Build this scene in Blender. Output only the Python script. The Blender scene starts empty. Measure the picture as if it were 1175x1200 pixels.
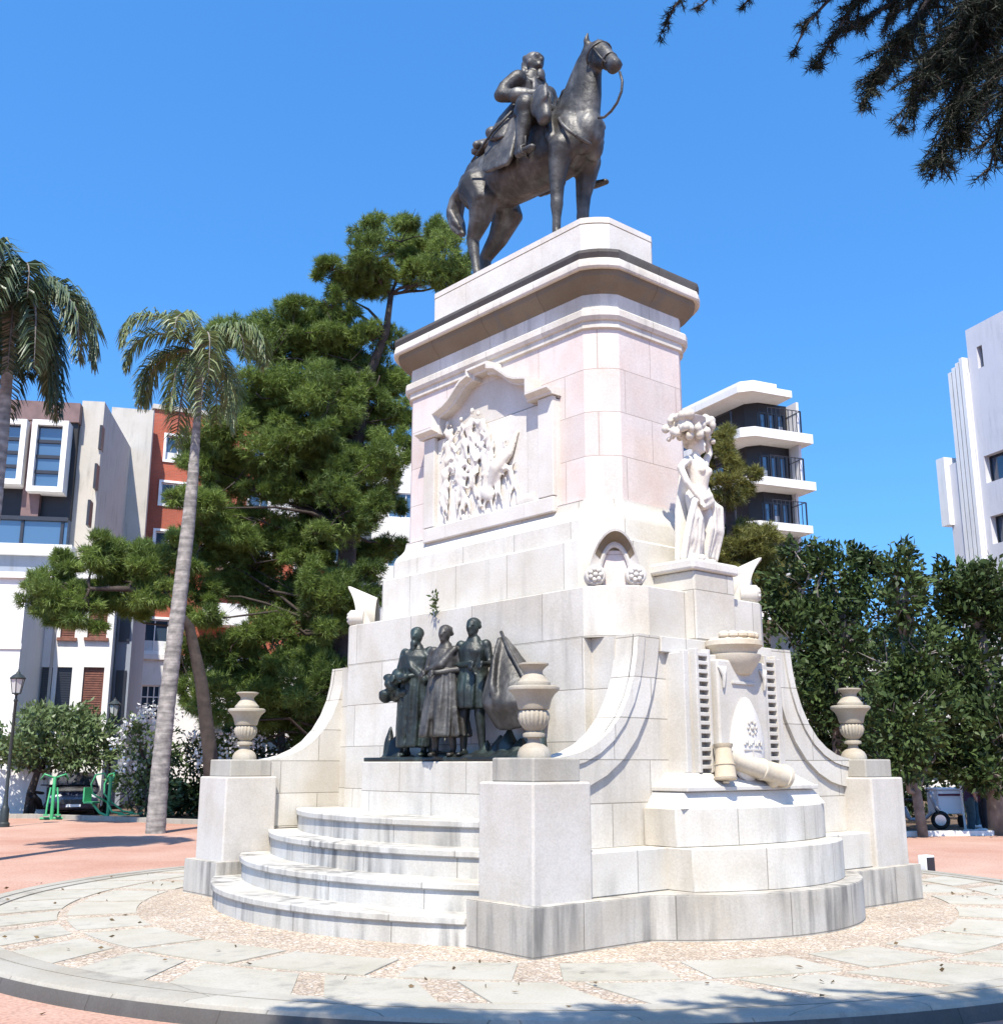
import bpy, bmesh, math, random
import numpy as np
from mathutils import Vector, Matrix, Euler
random.seed(7)
SC = bpy.context.scene
COL = SC.collection
R = math.radians
PI = math.pi
# ------------------------------------------------------------------ camera
CAM = Vector((-9.852, -10.590, 1.6)); FPX = 1275.8; PITCH = 0.2276; YAW = 0.8569
cd = bpy.data.cameras.new('camera'); co = bpy.data.objects.new('camera', cd); COL.objects.link(co)
co.location = CAM; co.rotation_euler = (PI/2+PITCH, 0, YAW-PI/2)
cd.sensor_fit = 'HORIZONTAL'; cd.sensor_width = 36; cd.lens = FPX/1175*36; cd.clip_start = .05; cd.clip_end = 3000
SC.camera = co
cF = Vector((math.cos(YAW)*math.cos(PITCH), math.sin(YAW)*math.cos(PITCH), math.sin(PITCH)))
cR = Vector((math.sin(YAW), -math.cos(YAW), 0)); cU = cR.cross(cF)
def ray(u, v): return cF + cR*((u-587.5)/FPX) - cU*((v-600)/FPX)
def at(u, v, D):                      # the point seen at (u, v), D metres away measured on the ground
    d = ray(u, v); return CAM + d*(D/math.hypot(d.x, d.y))
def onx(u, v, X): d = ray(u, v); return CAM + d*((X-CAM.x)/d.x)
def ony(u, v, Y): d = ray(u, v); return CAM + d*((Y-CAM.y)/d.y)
def onz(u, v, Z): d = ray(u, v); return CAM + d*((Z-CAM.z)/d.z)
# ------------------------------------------------------------------ light
SUN = Vector((-.40, -.37, .84)).normalized()
w = bpy.data.worlds.new('World'); SC.world = w; w.use_nodes = True
nt = w.node_tree; bg = nt.nodes['Background']
sky = nt.nodes.new('ShaderNodeTexSky'); sky.sky_type = 'NISHITA'; sky.sun_disc = False
sky.sun_elevation = math.asin(SUN.z); sky.sun_rotation = math.atan2(SUN.x, SUN.y)
sky.air_density = 1.0; sky.dust_density = 0.3; sky.ozone_density = 2.5; sky.altitude = 50
tcw = nt.nodes.new('ShaderNodeTexCoord'); mpw = nt.nodes.new('ShaderNodeMapping'); mpw.inputs['Location'].default_value = (0, 0, .22); mpw.inputs['Scale'].default_value = (1, 1, .85)
nt.links.new(tcw.outputs['Generated'], mpw.inputs[0]); nt.links.new(mpw.outputs[0], sky.inputs[0])
hs = nt.nodes.new('ShaderNodeHueSaturation'); hs.inputs['Saturation'].default_value = 1.29; hs.inputs['Value'].default_value = 1.12
nt.links.new(sky.outputs[0], hs.inputs['Color']); nt.links.new(hs.outputs[0], bg.inputs['Color'])
bg.inputs['Strength'].default_value = 0.15
sl = bpy.data.lights.new('sun', 'SUN'); sl.energy = 4.2; sl.angle = R(.53); sl.color = (1, .94, .835)
so = bpy.data.objects.new('sun', sl); COL.objects.link(so); so.rotation_euler = SUN.to_track_quat('Z', 'Y').to_euler()
so.location = SUN*60
SC.view_settings.view_transform = 'Standard'; SC.view_settings.look = 'None'; SC.view_settings.gamma = 1
SC.view_settings.exposure = 1.05
# ------------------------------------------------------------------ materials
def newmat(name):
    m = bpy.data.materials.new(name); m.use_nodes = True
    n = m.node_tree.nodes; return m, m.node_tree, n['Principled BSDF']
def nd(t, typ, **k):
    n = t.nodes.new(typ)
    for a, b in k.items():
        if a in n.inputs: n.inputs[a].default_value = b
        else: setattr(n, a, b)
    return n
def ramp(t, fac, c0, c1, p0=0., p1=1.):
    r = nd(t, 'ShaderNodeValToRGB'); e = r.color_ramp.elements
    e[0].position, e[1].position = p0, p1; e[0].color = (*c0, 1); e[1].color = (*c1, 1)
    t.links.new(fac, r.inputs[0]); return r.outputs[0]
def mul(t, a, b, f=1.):
    x = nd(t, 'ShaderNodeMix', data_type='RGBA', blend_type='MULTIPLY'); x.inputs[0].default_value = f
    t.links.new(a, x.inputs[6]); t.links.new(b, x.inputs[7]); return x.outputs[2]
def mixc(t, f, a, b):
    x = nd(t, 'ShaderNodeMix', data_type='RGBA'); 
    t.links.new(f, x.inputs[0]) if not isinstance(f, float) else setattr(x.inputs[0], 'default_value', f)
    for s, i in ((a, 6), (b, 7)):
        if isinstance(s, tuple): x.inputs[i].default_value = (*s, 1)
        else: t.links.new(s, x.inputs[i])
    return x.outputs[2]
def plain(name, col, rough=.6, metal=0., var=.18, scale=3., bump=0., bscale=30., spec=.5, dist=.02):
    m, t, b = newmat(name)
    tc = nd(t, 'ShaderNodeTexCoord'); n = nd(t, 'ShaderNodeTexNoise', Scale=scale, Detail=5.)
    t.links.new(tc.outputs['Object'], n.inputs['Vector'])
    lo = tuple(max(0, c*(1-var)) for c in col); hi = tuple(min(1, c*(1+var)) for c in col)
    t.links.new(ramp(t, n.outputs[0], lo, hi, .3, .7), b.inputs['Base Color'])
    b.inputs['Roughness'].default_value = rough; b.inputs['Metallic'].default_value = metal
    b.inputs['Specular IOR Level'].default_value = spec
    if bump:
        n2 = nd(t, 'ShaderNodeTexNoise', Scale=bscale, Detail=6.); t.links.new(tc.outputs['Object'], n2.inputs['Vector'])
        bp = nd(t, 'ShaderNodeBump', Strength=bump, Distance=dist); t.links.new(n2.outputs[0], bp.inputs['Height']); t.links.new(bp.outputs[0], b.inputs['Normal'])
    return m
def stone(name, col, bw=1.1, bh=.42, stain=.35, joint=.35, warm=(.85, .815, .755), off=0., grain=.6, msize=.006, reach=0.):
    """cut stone: blocks laid in courses (UV = metres along the wall, metres up), grain, grey run-off streaks"""
    m, t, b = newmat(name)
    tc = nd(t, 'ShaderNodeTexCoord'); uv = tc.outputs['UV']; ob = tc.outputs['Object']
    mp = nd(t, 'ShaderNodeMapping'); mp.inputs['Location'].default_value = (off, 0, 0); t.links.new(uv, mp.inputs[0])
    br = nd(t, 'ShaderNodeTexBrick', Scale=1.); br.inputs['Brick Width'].default_value = bw; br.inputs['Row Height'].default_value = bh
    br.inputs['Mortar Size'].default_value = msize; br.inputs['Mortar Smooth'].default_value = .3
    br.inputs['Color1'].default_value = (1, 1, 1, 1); br.inputs['Color2'].default_value = (.86, .85, .84, 1)
    k = 1-joint; br.inputs['Mortar'].default_value = (k*.98, k*.95, k*.9, 1); t.links.new(mp.outputs[0], br.inputs['Vector'])
    n1 = nd(t, 'ShaderNodeTexNoise', Scale=1.3, Detail=6., Roughness=.62); t.links.new(ob, n1.inputs['Vector'])
    base = ramp(t, n1.outputs[0], tuple(c*w_ for c, w_ in zip(col, warm)), col, .32, .62)
    n2 = nd(t, 'ShaderNodeTexNoise', Scale=55., Detail=3.); t.links.new(ob, n2.inputs['Vector'])
    base = mul(t, base, ramp(t, n2.outputs[0], (.80, .80, .80), (1.06, 1.05, 1.04), .3, .7), grain)
    base = mul(t, base, br.outputs['Color'])
    ms = nd(t, 'ShaderNodeMapping'); ms.inputs['Scale'].default_value = (5.5, 5.5, .55); t.links.new(ob, ms.inputs[0])
    n3 = nd(t, 'ShaderNodeTexNoise', Scale=1., Detail=5., Roughness=.6); t.links.new(ms.outputs[0], n3.inputs['Vector'])
    n4 = nd(t, 'ShaderNodeTexNoise', Scale=.8, Detail=3.); t.links.new(ob, n4.inputs['Vector'])
    st = nd(t, 'ShaderNodeMath', operation='MULTIPLY'); 
    a1 = ramp(t, n3.outputs[0], (0, 0, 0), (1, 1, 1), .49-reach, .70-reach); a2 = ramp(t, n4.outputs[0], (0, 0, 0), (1, 1, 1), .42-reach, .64-reach)
    t.links.new(a1, st.inputs[0]); t.links.new(a2, st.inputs[1])
    s2 = nd(t, 'ShaderNodeMath', operation='MULTIPLY'); s2.inputs[1].default_value = stain; t.links.new(st.outputs[0], s2.inputs[0])
    base = mixc(t, s2.outputs[0], base, (.13, .125, .115))
    t.links.new(base, b.inputs['Base Color']); b.inputs['Roughness'].default_value = .8; b.inputs['Specular IOR Level'].default_value = .25
    hm = nd(t, 'ShaderNodeMath', operation='MULTIPLY_ADD'); hm.inputs[1].default_value = -1.; t.links.new(br.outputs['Fac'], hm.inputs[0])
    n5 = nd(t, 'ShaderNodeTexNoise', Scale=28., Detail=5.); t.links.new(ob, n5.inputs['Vector'])
    h5 = nd(t, 'ShaderNodeMath', operation='MULTIPLY'); h5.inputs[1].default_value = .35; t.links.new(n5.outputs[0], h5.inputs[0]); t.links.new(h5.outputs[0], hm.inputs[2])
    bp = nd(t, 'ShaderNodeBump', Strength=.45, Distance=.012); t.links.new(hm.outputs[0], bp.inputs['Height']); t.links.new(bp.outputs[0], b.inputs['Normal'])
    return m
def leafmat(name, dark, light, rough=.5, trans=.25, spec=.4):
    m, t, b = newmat(name)
    a = nd(t, 'ShaderNodeAttribute', attribute_name='shade')
    c = ramp(t, a.outputs['Fac'], dark, light, 0., 1.); t.links.new(c, b.inputs['Base Color'])
    b.inputs['Roughness'].default_value = rough; b.inputs['Specular IOR Level'].default_value = spec
    tr = nd(t, 'ShaderNodeBsdfTranslucent'); t.links.new(c, tr.inputs['Color'])
    mx = nd(t, 'ShaderNodeMixShader'); mx.inputs[0].default_value = trans
    t.links.new(b.outputs[0], mx.inputs[1]); t.links.new(tr.outputs[0], mx.inputs[2])
    t.links.new(mx.outputs[0], t.nodes['Material Output'].inputs['Surface']); return m
def bronzemat(name, base=(.045, .042, .036), patina=(.16, .19, .17), amt=.45, rough=.42, metal=.55):
    m, t, b = newmat(name)
    tc = nd(t, 'ShaderNodeTexCoord'); n = nd(t, 'ShaderNodeTexNoise', Scale=2.2, Detail=7., Roughness=.65); t.links.new(tc.outputs['Object'], n.inputs['Vector'])
    ms = nd(t, 'ShaderNodeMapping'); ms.inputs['Scale'].default_value = (9, 9, 1.2); t.links.new(tc.outputs['Object'], ms.inputs[0])
    n2 = nd(t, 'ShaderNodeTexNoise', Scale=1., Detail=5.); t.links.new(ms.outputs[0], n2.inputs['Vector'])
    f = nd(t, 'ShaderNodeMath', operation='MULTIPLY'); t.links.new(ramp(t, n.outputs[0], (0, 0, 0), (1, 1, 1), .42, .72), f.inputs[0])
    t.links.new(ramp(t, n2.outputs[0], (.25, .25, .25), (1, 1, 1), .35, .65), f.inputs[1])
    f2 = nd(t, 'ShaderNodeMath', operation='MULTIPLY'); f2.inputs[1].default_value = amt; t.links.new(f.outputs[0], f2.inputs[0])
    t.links.new(mixc(t, f2.outputs[0], base, patina), b.inputs['Base Color'])
    b.inputs['Metallic'].default_value = metal; b.inputs['Roughness'].default_value = rough
    n5 = nd(t, 'ShaderNodeTexNoise', Scale=14., Detail=6.); t.links.new(tc.outputs['Object'], n5.inputs['Vector'])
    bp = nd(t, 'ShaderNodeBump', Strength=.35, Distance=.03); t.links.new(n5.outputs[0], bp.inputs['Height']); t.links.new(bp.outputs[0], b.inputs['Normal'])
    return m
def glassmat(name, col=(.03, .05, .075), rough=.06):
    m, t, b = newmat(name); b.inputs['Base Color'].default_value = (*col, 1); b.inputs['Roughness'].default_value = rough
    b.inputs['Specular IOR Level'].default_value = .9; b.inputs['IOR'].default_value = 1.6
    n = nd(t, 'ShaderNodeTexNoise', Scale=.7); tc = nd(t, 'ShaderNodeTexCoord'); t.links.new(tc.outputs['Object'], n.inputs['Vector'])
    bp = nd(t, 'ShaderNodeBump', Strength=.05, Distance=.2); t.links.new(n.outputs[0], bp.inputs['Height']); t.links.new(bp.outputs[0], b.inputs['Normal'])
    return m
CREAM = (.595, .57, .515)
M = {}
M['plinth'] = stone('plinth_stone', (.47, .445, .40), 1.05, .40, .85, .55, reach=.05)
M['wall'] = stone('wall_stone', CREAM, 1.15, .42, .45, .5)
M['block'] = stone('block_stone', (.60, .575, .52), 1.25, .55, .35, .5, off=.4)
M['pier'] = stone('pier_stone', (.54, .51, .465), 60.0, 3.0, .4, .3, off=20)
M['cap'] = stone('cap_stone', (.39, .37, .325), 60., 3., .9, .2, off=20)
M['tier'] = stone('tier_stone', (.61, .59, .535), 1.0, .66, .3, .45, off=.2)
M['shaft'] = stone('shaft_granite', (.63, .565, .525), .95, .55, .18, .35, warm=(.92, .83, .79))
M['white'] = stone('pale_stone', (.66, .635, .59), 1.6, 2.2, .12, .12)
M['cornice'] = stone('cornice_stone', (.62, .59, .535), 1.1, 5., .5, .3)
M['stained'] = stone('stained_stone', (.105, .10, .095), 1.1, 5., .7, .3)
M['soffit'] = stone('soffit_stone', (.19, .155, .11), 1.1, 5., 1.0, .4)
M['step'] = stone('step_stone', (.53, .515, .475), 1.2, 5., .95, .5, reach=.05)
M['marble'] = stone('carved_marble', (.66, .645, .61), 9., 9., .25, .0, warm=(.94, .9, .84))
M['carve'] = stone('carved_stone', (.55, .53, .49), 9., 9., .35, .0)
M['ornament'] = stone('ornament_stone', (.56, .50, .40), 9., 9., .6, .0, warm=(.85, .78, .66))
M['urn'] = stone('urn_stone', (.40, .37, .31), 9., 9., .65, .0, warm=(.8, .72, .6))
M['bronze'] = bronzemat('bronze', (.026, .023, .019), (.28, .275, .26), .5, .5, .2)  # grey patina, brightened to put highlights into the bronze colour
M['bronze_green'] = bronzemat('bronze_green', (.009, .012, .011), (.08, .13, .12), .55, .48, .2)
M['bronze_pale'] = bronzemat('bronze_pale', (.045, .042, .038), (.27, .26, .24), .7, .5, .2)
# ------------------------------------------------------------------ objects
def link(o, parent=None):
    COL.objects.link(o)
    if parent: o.parent = parent
    return o
def tag(o, label=None, cat=None, group=None, kind=None):
    for k, v in (('label', label), ('category', cat), ('group', group), ('kind', kind)):
        if v: o[k] = v
    return o
def empty(name, loc=(0, 0, 0), rz=0.):
    o = bpy.data.objects.new(name, None); o.location = loc; o.rotation_euler = (0, 0, rz); o.empty_display_size = .3; return link(o)
class MB:
    def __init__(s): s.v = []; s.f = []
    def add(s, vs, fs):
        k = len(s.v); s.v += [tuple(x) for x in vs]; s.f += [tuple(i+k for i in f) for f in fs]; return s
    def box(s, x0, x1, y0, y1, z0, z1):
        return s.add([(x0,y0,z0),(x1,y0,z0),(x1,y1,z0),(x0,y1,z0),(x0,y0,z1),(x1,y0,z1),(x1,y1,z1),(x0,y1,z1)],
                     [(0,3,2,1),(4,5,6,7),(0,1,5,4),(1,2,6,5),(2,3,7,6),(3,0,4,7)])
    def obox(s, c, a, b, h, ax):        # box centred c, half sizes a (along ax), b (across), h (up)
        c = Vector(c); ax = Vector(ax).normalized(); n = Vector((-ax.y, ax.x, 0)); z = Vector((0, 0, 1))
        vs = [c+ax*(i*a)+n*(j*b)+z*(k*h) for k in (-1, 1) for i, j in ((-1,-1),(1,-1),(1,1),(-1,1))]
        return s.add(vs, [(0,3,2,1),(4,5,6,7),(0,1,5,4),(1,2,6,5),(2,3,7,6),(3,0,4,7)])
    def loft(s, loops, close=True, cap=True):
        n = len(loops[0]); k = len(loops); vs = [p for l in loops for p in l]; fs = []
        for i in range(k-1):
            for j in range(n if close else n-1):
                a = i*n+j; b = i*n+(j+1) % n; fs.append((a, b, b+n, a+n))
        if cap: fs.append(tuple(range(n))[::-1]); fs.append(tuple((k-1)*n+j for j in range(n)))
        return s.add(vs, fs)
    def prism(s, poly, z0, z1): return s.loft([[(x, y, z0) for x, y in poly], [(x, y, z1) for x, y in poly]])
    def exty(s, poly, y0, y1):          # polygon in (x, z), pushed along y
        return s.loft([[(x, y1, z) for x, z in poly], [(x, y0, z) for x, z in poly]])
    def extx(s, poly, x0, x1):          # polygon in (y, z), pushed along x
        return s.loft([[(x0, y, z) for y, z in poly], [(x1, y, z) for y, z in poly]])
    def lathe(s, prof, c=(0, 0, 0), n=28, a0=0., a1=2*PI, lobes=None):
        full = abs(a1-a0-2*PI) < 1e-6; m = n if full else n+1
        loops = []
        for r, z in prof:
            loops.append([(c[0]+r*math.cos(a0+(a1-a0)*j/n), c[1]+r*math.sin(a0+(a1-a0)*j/n), c[2]+z) for j in range(m)])
        return s.loft(loops, close=full, cap=full)
    def tube(s, pts, rad, n=8, cap=True, round_=False):
        pts = [Vector(p) for p in pts]; rad = list(rad) if hasattr(rad, '__len__') else [rad]*len(pts)
        P = list(pts); Q = [(r if hasattr(r, '__len__') else (r, r)) for r in rad]
        if round_:
            d0 = (P[0]-P[1]).normalized(); d1 = (P[-1]-P[-2]).normalized(); A, B = P[0], P[-1]; qa, qb = Q[0], Q[-1]
            for t_ in (.55, .9):
                P.insert(0, A+d0*(min(qa)*t_)); k_ = math.sqrt(1-t_*t_); Q.insert(0, (qa[0]*k_, qa[1]*k_))
                P.append(B+d1*(min(qb)*t_)); Q.append((qb[0]*k_, qb[1]*k_))
        loops = []; side = None
        for i, p in enumerate(P):
            d = (P[min(i+1, len(P)-1)]-P[max(i-1, 0)])
            if d.length < 1e-9: d = Vector((0, 0, 1))
            d.normalize()
            if side is None:
                ref = Vector((1, 0, 0)) if abs(d.x) < .9 else Vector((0, 1, 0)); side = (ref-d*ref.dot(d)).normalized()
            else:
                side = side-d*side.dot(d); side.normalize()
            up = d.cross(side)
            loops.append([p+side*(Q[i][0]*math.cos(2*PI*j/n))+up*(Q[i][1]*math.sin(2*PI*j/n)) for j in range(n)])
        return s.loft(loops, True, cap)
    def ell(s, c, r, rot=(0, 0, 0), n=14, k=9):
        E = Euler(rot).to_matrix(); c = Vector(c); loops = []
        for i in range(k+1):
            a = -PI/2+PI*(i+.0)/k; a = max(-PI/2+.12, min(PI/2-.12, a))
            loops.append([c+E@Vector((r[0]*math.cos(a)*math.cos(2*PI*j/n), r[1]*math.cos(a)*math.sin(2*PI*j/n), r[2]*math.sin(a))) for j in range(n)])
        return s.loft(loops)
    def mesh(s, name, mat, smooth=False, z0=0., uv=True):
        me = bpy.data.meshes.new(name); me.from_pydata(s.v, [], s.f); me.update()
        bm = bmesh.new(); bm.from_mesh(me); bmesh.ops.recalc_face_normals(bm, faces=bm.faces)
        if uv:
            L = bm.loops.layers.uv.new('UVMap')
            for f in bm.faces:
                n = f.normal
                for l in f.loops:
                    p = l.vert.co
                    if abs(n.z) > .75: l[L].uv = (p.x, p.y)
                    elif abs(n.x) >= abs(n.y)*1.0001: l[L].uv = (p.y, p.z-z0)
                    else: l[L].uv = (p.x, p.z-z0)
        for f in bm.faces: f.smooth = bool(smooth)
        if smooth and smooth is not True:
            for e in bm.edges: e.smooth = not (len(e.link_faces) == 2 and e.calc_face_angle() > R(smooth))
        bm.to_mesh(me); bm.free(); me.materials.append(mat); return me
    def build(s, name, mat, parent=None, smooth=False, z0=0., bevel=0., uv=True):
        o = link(bpy.data.objects.new(name, s.mesh(name, mat, smooth, z0, uv)), parent)
        if bevel:
            b = o.modifiers.new('bevel', 'BEVEL'); b.width = bevel; b.segments = 2; b.limit_method = 'ANGLE'; b.angle_limit = R(35)
        return o
def sculpt(name, mb, mat, parent=None, voxel=.03, smooth=6, fac=.5, decim=None):
    """one continuous skin over overlapping shapes"""
    o = bpy.data.objects.new(name, mb.mesh(name, mat, True, uv=False)); COL.objects.link(o)
    r = o.modifiers.new('r', 'REMESH'); r.mode = 'VOXEL'; r.voxel_size = voxel; r.use_smooth_shade = True
    if smooth: q = o.modifiers.new('s', 'SMOOTH'); q.iterations = smooth; q.factor = fac
    dg = bpy.context.evaluated_depsgraph_get(); dg.update()
    me = bpy.data.meshes.new_from_object(o.evaluated_get(dg)); me.name = name
    o.modifiers.clear(); o.data = me
    if not me.materials: me.materials.append(mat)
    me.polygons.foreach_set('use_smooth', np.ones(len(me.polygons), bool))
    if parent: o.parent = parent
    return o
def copy_tree(o, parent=None):
    c = o.copy(); COL.objects.link(c); c.parent = parent
    for ch in list(o.children): copy_tree(ch, c)
    return c
def fast(name, V, F, shade, mat, parent=None):
    """leaves: V n*k*3 vertices, every leaf one face of k corners"""
    n, k, _ = V.shape; me = bpy.data.meshes.new(name)
    me.vertices.add(n*k); me.vertices.foreach_set('co', V.reshape(-1).astype(np.float32))
    me.loops.add(n*k); me.loops.foreach_set('vertex_index', np.arange(n*k, dtype=np.int32))
    me.polygons.add(n); me.polygons.foreach_set('loop_start', np.arange(0, n*k, k, dtype=np.int32))
    a = me.attributes.new('shade', 'FLOAT', 'FACE'); a.data.foreach_set('value', shade.astype(np.float32))
    me.update(calc_edges=True); me.materials.append(mat)
    return link(bpy.data.objects.new(name, me), parent)
# ================================================================== ground
def pebbles(name, cols, scale=26., bump=.5, rough=.9):
    m, t, b = newmat(name); tc = nd(t, 'ShaderNodeTexCoord')
    v = nd(t, 'ShaderNodeTexVoronoi', Scale=scale); t.links.new(tc.outputs['Object'], v.inputs['Vector'])
    v2 = nd(t, 'ShaderNodeTexVoronoi', Scale=scale, feature='DISTANCE_TO_EDGE'); t.links.new(tc.outputs['Object'], v2.inputs['Vector'])
    sx = nd(t, 'ShaderNodeSeparateColor'); t.links.new(v.outputs['Color'], sx.inputs[0])
    r = nd(t, 'ShaderNodeValToRGB'); e = r.color_ramp.elements
    while len(e) < len(cols): e.new(.5)
    for i, c in enumerate(cols): e[i].position = i/(len(cols)-1); e[i].color = (*c, 1)
    t.links.new(sx.outputs[0], r.inputs[0])
    g = ramp(t, v2.outputs['Distance'], (.45, .42, .38), (1, 1, 1), 0., .16)
    n = nd(t, 'ShaderNodeTexNoise', Scale=.9, Detail=5.); t.links.new(tc.outputs['Object'], n.inputs['Vector'])
    c = mul(t, mul(t, r.outputs[0], g), ramp(t, n.outputs[0], (.82, .8, .78), (1.05, 1.05, 1.05), .35, .65))
    t.links.new(c, b.inputs['Base Color']); b.inputs['Roughness'].default_value = rough
    bp = nd(t, 'ShaderNodeBump', Strength=bump, Distance=.02); t.links.new(v2.outputs['Distance'], bp.inputs['Height']); t.links.new(bp.outputs[0], b.inputs['Normal'])
    return m
def dirtmat():
    m, t, b = newmat('brick_dust'); tc = nd(t, 'ShaderNodeTexCoord'); ob = tc.outputs['Object']
    n1 = nd(t, 'ShaderNodeTexNoise', Scale=.35, Detail=8., Roughness=.6); t.links.new(ob, n1.inputs['Vector'])
    n2 = nd(t, 'ShaderNodeTexNoise', Scale=30., Detail=4.); t.links.new(ob, n2.inputs['Vector'])
    c = ramp(t, n1.outputs[0], (.36, .195, .14), (.44, .29, .225), .35, .68)
    c = mul(t, c, ramp(t, n2.outputs[0], (.75, .75, .75), (1.15, 1.15, 1.15), .3, .7))
    t.links.new(c, b.inputs['Base Color']); b.inputs['Roughness'].default_value = .95; b.inputs['Specular IOR Level'].default_value = .1
    bp = nd(t, 'ShaderNodeBump', Strength=.5, Distance=.02); t.links.new(n2.outputs[0], bp.inputs['Height']); t.links.new(bp.outputs[0], b.inputs['Normal'])
    return m
M['dirt'] = dirtmat()
M['pebble'] = pebbles('tan_pebbles', [(.44, .35, .255), (.53, .45, .355), (.37, .29, .22), (.56, .51, .44)], 24.)
M['slab'] = stone('grey_slab', (.42, .395, .335), 9, 9, .55, 0., warm=(.86, .86, .80))
M['kerb'] = stone('kerb_stone', (.37, .35, .30), 1.2, 3., .8, .4)
M['asphalt'] = plain('asphalt', (.055, .055, .06), .9, var=.25, scale=6, bump=.3)
GZ = -.14
g = MB(); g.add([(-900,-900,GZ),(900,-900,GZ),(900,900,GZ),(-900,900,GZ)], [(0,1,2,3)])
tag(g.build('ground', M['dirt']), kind='structure')
def ringpts(r, n, z): return [(r*math.cos(2*PI*i/n), r*math.sin(2*PI*i/n), z) for i in range(n)]
NR = 160
k = MB()        # kerb: outer face, rounded lip, groove, inner edge
k.loft([ringpts(6.93, NR, GZ-.2), ringpts(6.93, NR, GZ+.02), ringpts(6.90, NR, -.035), ringpts(6.885, NR, -.012), ringpts(6.85, NR, 0.), ringpts(6.66, NR, .002), ringpts(6.655, NR, -.02), ringpts(6.635, NR, -.02), ringpts(6.63, NR, .0), ringpts(6.45, NR, 0.), ringpts(6.44, NR, -.06)], True, False)
tag(k.build('kerb', M['kerb'], smooth=30), kind='structure')
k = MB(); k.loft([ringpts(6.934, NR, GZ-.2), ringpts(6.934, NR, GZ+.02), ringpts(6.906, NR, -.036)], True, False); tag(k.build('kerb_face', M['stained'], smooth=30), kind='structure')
k = MB(); k.loft([ringpts(6.66, NR, -.008), ringpts(6.63, NR, -.008)], True, False); tag(k.build('kerb_groove', M['stained']), kind='structure')
p = MB(); p.add([(0, 0, -.014)]+ringpts(6.46, NR, -.014), [(0, 1+i, 1+(i+1) % NR) for i in range(NR)])
tag(p.build('gravel_bed', M['pebble']), kind='structure')
s = MB(); rng = random.Random(3)
def sector(mb, r0, r1, a0, a1, sk, z=0.004, n=5):
    pts0 = [(r0*math.cos(a0+(a1-a0)*i/n), r0*math.sin(a0+(a1-a0)*i/n)) for i in range(n+1)]
    pts1 = [(r1*math.cos(a0+sk+(a1-a0)*i/n), r1*math.sin(a0+sk+(a1-a0)*i/n)) for i in range(n+1)]
    poly = pts0+pts1[::-1]; mb.prism(poly, -.05, z)
for (r0, r1, N, gap, ph) in ((4.86, 5.58, 27, .035, .0), (5.68, 6.42, 33, .03, .06)):
    for i in range(N):
        a = 2*PI*(i+ph)/N; d = 2*PI/N*(1-.055) if i % 1 == 0 else 0; g_ = gap*(1 if rng.random() < .6 else .35)
        sector(s, r0, r1, a+g_, a+2*PI/N-g_, .06*(1 if r0 > 5.5 else 0), -.005+rng.uniform(-.003, .003))
tag(s.build('pavement', M['slab']), kind='structure')
# ================================================================== the monument
mon = tag(empty('monument'), 'pale stone monument pedestal with curved steps, swept walls and a carved relief', 'monument')
BX, BY = 3.24, 3.36
def octo(X, Y, c, bulge=.09, n=4):
    """rectangle with slightly rounded cut corners, counter-clockwise"""
    cs = [((X, Y-c), (X-c, Y)), ((-X+c, Y), (-X, Y-c)), ((-X, -Y+c), (-X+c, -Y)), ((X-c, -Y), (X, -Y+c))]
    out = []
    for a, b in cs:
        m_ = Vector(((a[0]+b[0])/2, (a[1]+b[1])/2)); o_ = Vector((math.copysign(1, m_.x), math.copysign(1, m_.y))).normalized()
        for i in range(n+1):
            t_ = i/n; p_ = Vector(a).lerp(Vector(b), t_)+o_*(bulge*math.dist(a, b)*4*t_*(1-t_)); out.append((p_.x, p_.y))
    return out
def octloft(prof, bulge=.09):
    mb = MB(); mb.loft([[(x, y, z) for x, y in octo(X, Y, c, bulge)] for X, Y, c, z in prof]); return mb
# base plinth under the two end faces, with its curved projection (drum)
def arc(half, end, bulge, n=22, ax='y', sgn=-1):
    """points of an arc from -half to +half whose ends lie at `end` and whose middle lies at `bulge`"""
    sag = bulge-end; rad = (half*half+sag*sag)/(2*sag); th = math.asin(min(1, half/rad))
    if sag > half: th = PI-th
    out = []
    for i in range(n+1):
        a = -th+2*th*i/n; out.append((rad*math.sin(a), sgn*(bulge-rad+rad*math.cos(a))))
    return out
for sg in (-1, 1):
    mb = MB(); mb.box(-2.46, 2.46, min(sg*BY, sg*2.5), max(sg*BY, sg*2.5), -.1, .40)
    mb.build('base_plinth', M['plinth'], mon, bevel=.012)
    mb = MB(); pts = arc(1.80, 3.30, 4.13, 30, sgn=sg); mb.prism(pts, -.1, .402); mb.build('base_drum', M['plinth'], mon, smooth=30, bevel=.012)
    pts = arc(1.30, 3.52, 3.93, 20, sgn=sg); pts = [(-1.30, sg*3.0)]+pts+[(1.30, sg*3.0)]
    mb = MB(); mb.prism(pts, .40, .80); mb.build('middle_drum', M['wall'], mon, smooth=30, z0=.4, bevel=.01)
    pts = arc(1.29, 3.32, 3.58, 20, sgn=sg); pts = [(-1.29, sg*2.9)]+pts+[(1.29, sg*2.9)]
    mb = MB(); mb.prism(pts, .80, 1.17); mb.build('upper_drum', M['wall'], mon, smooth=30, z0=.8, bevel=.01)
    mb = MB(); mb.box(-2.44, 2.44, min(sg*3.20, sg*2.7), max(sg*3.20, sg*2.7), .40, .80); mb.build('lower_wall', M['wall'], mon, z0=.4, bevel=.012)
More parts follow.
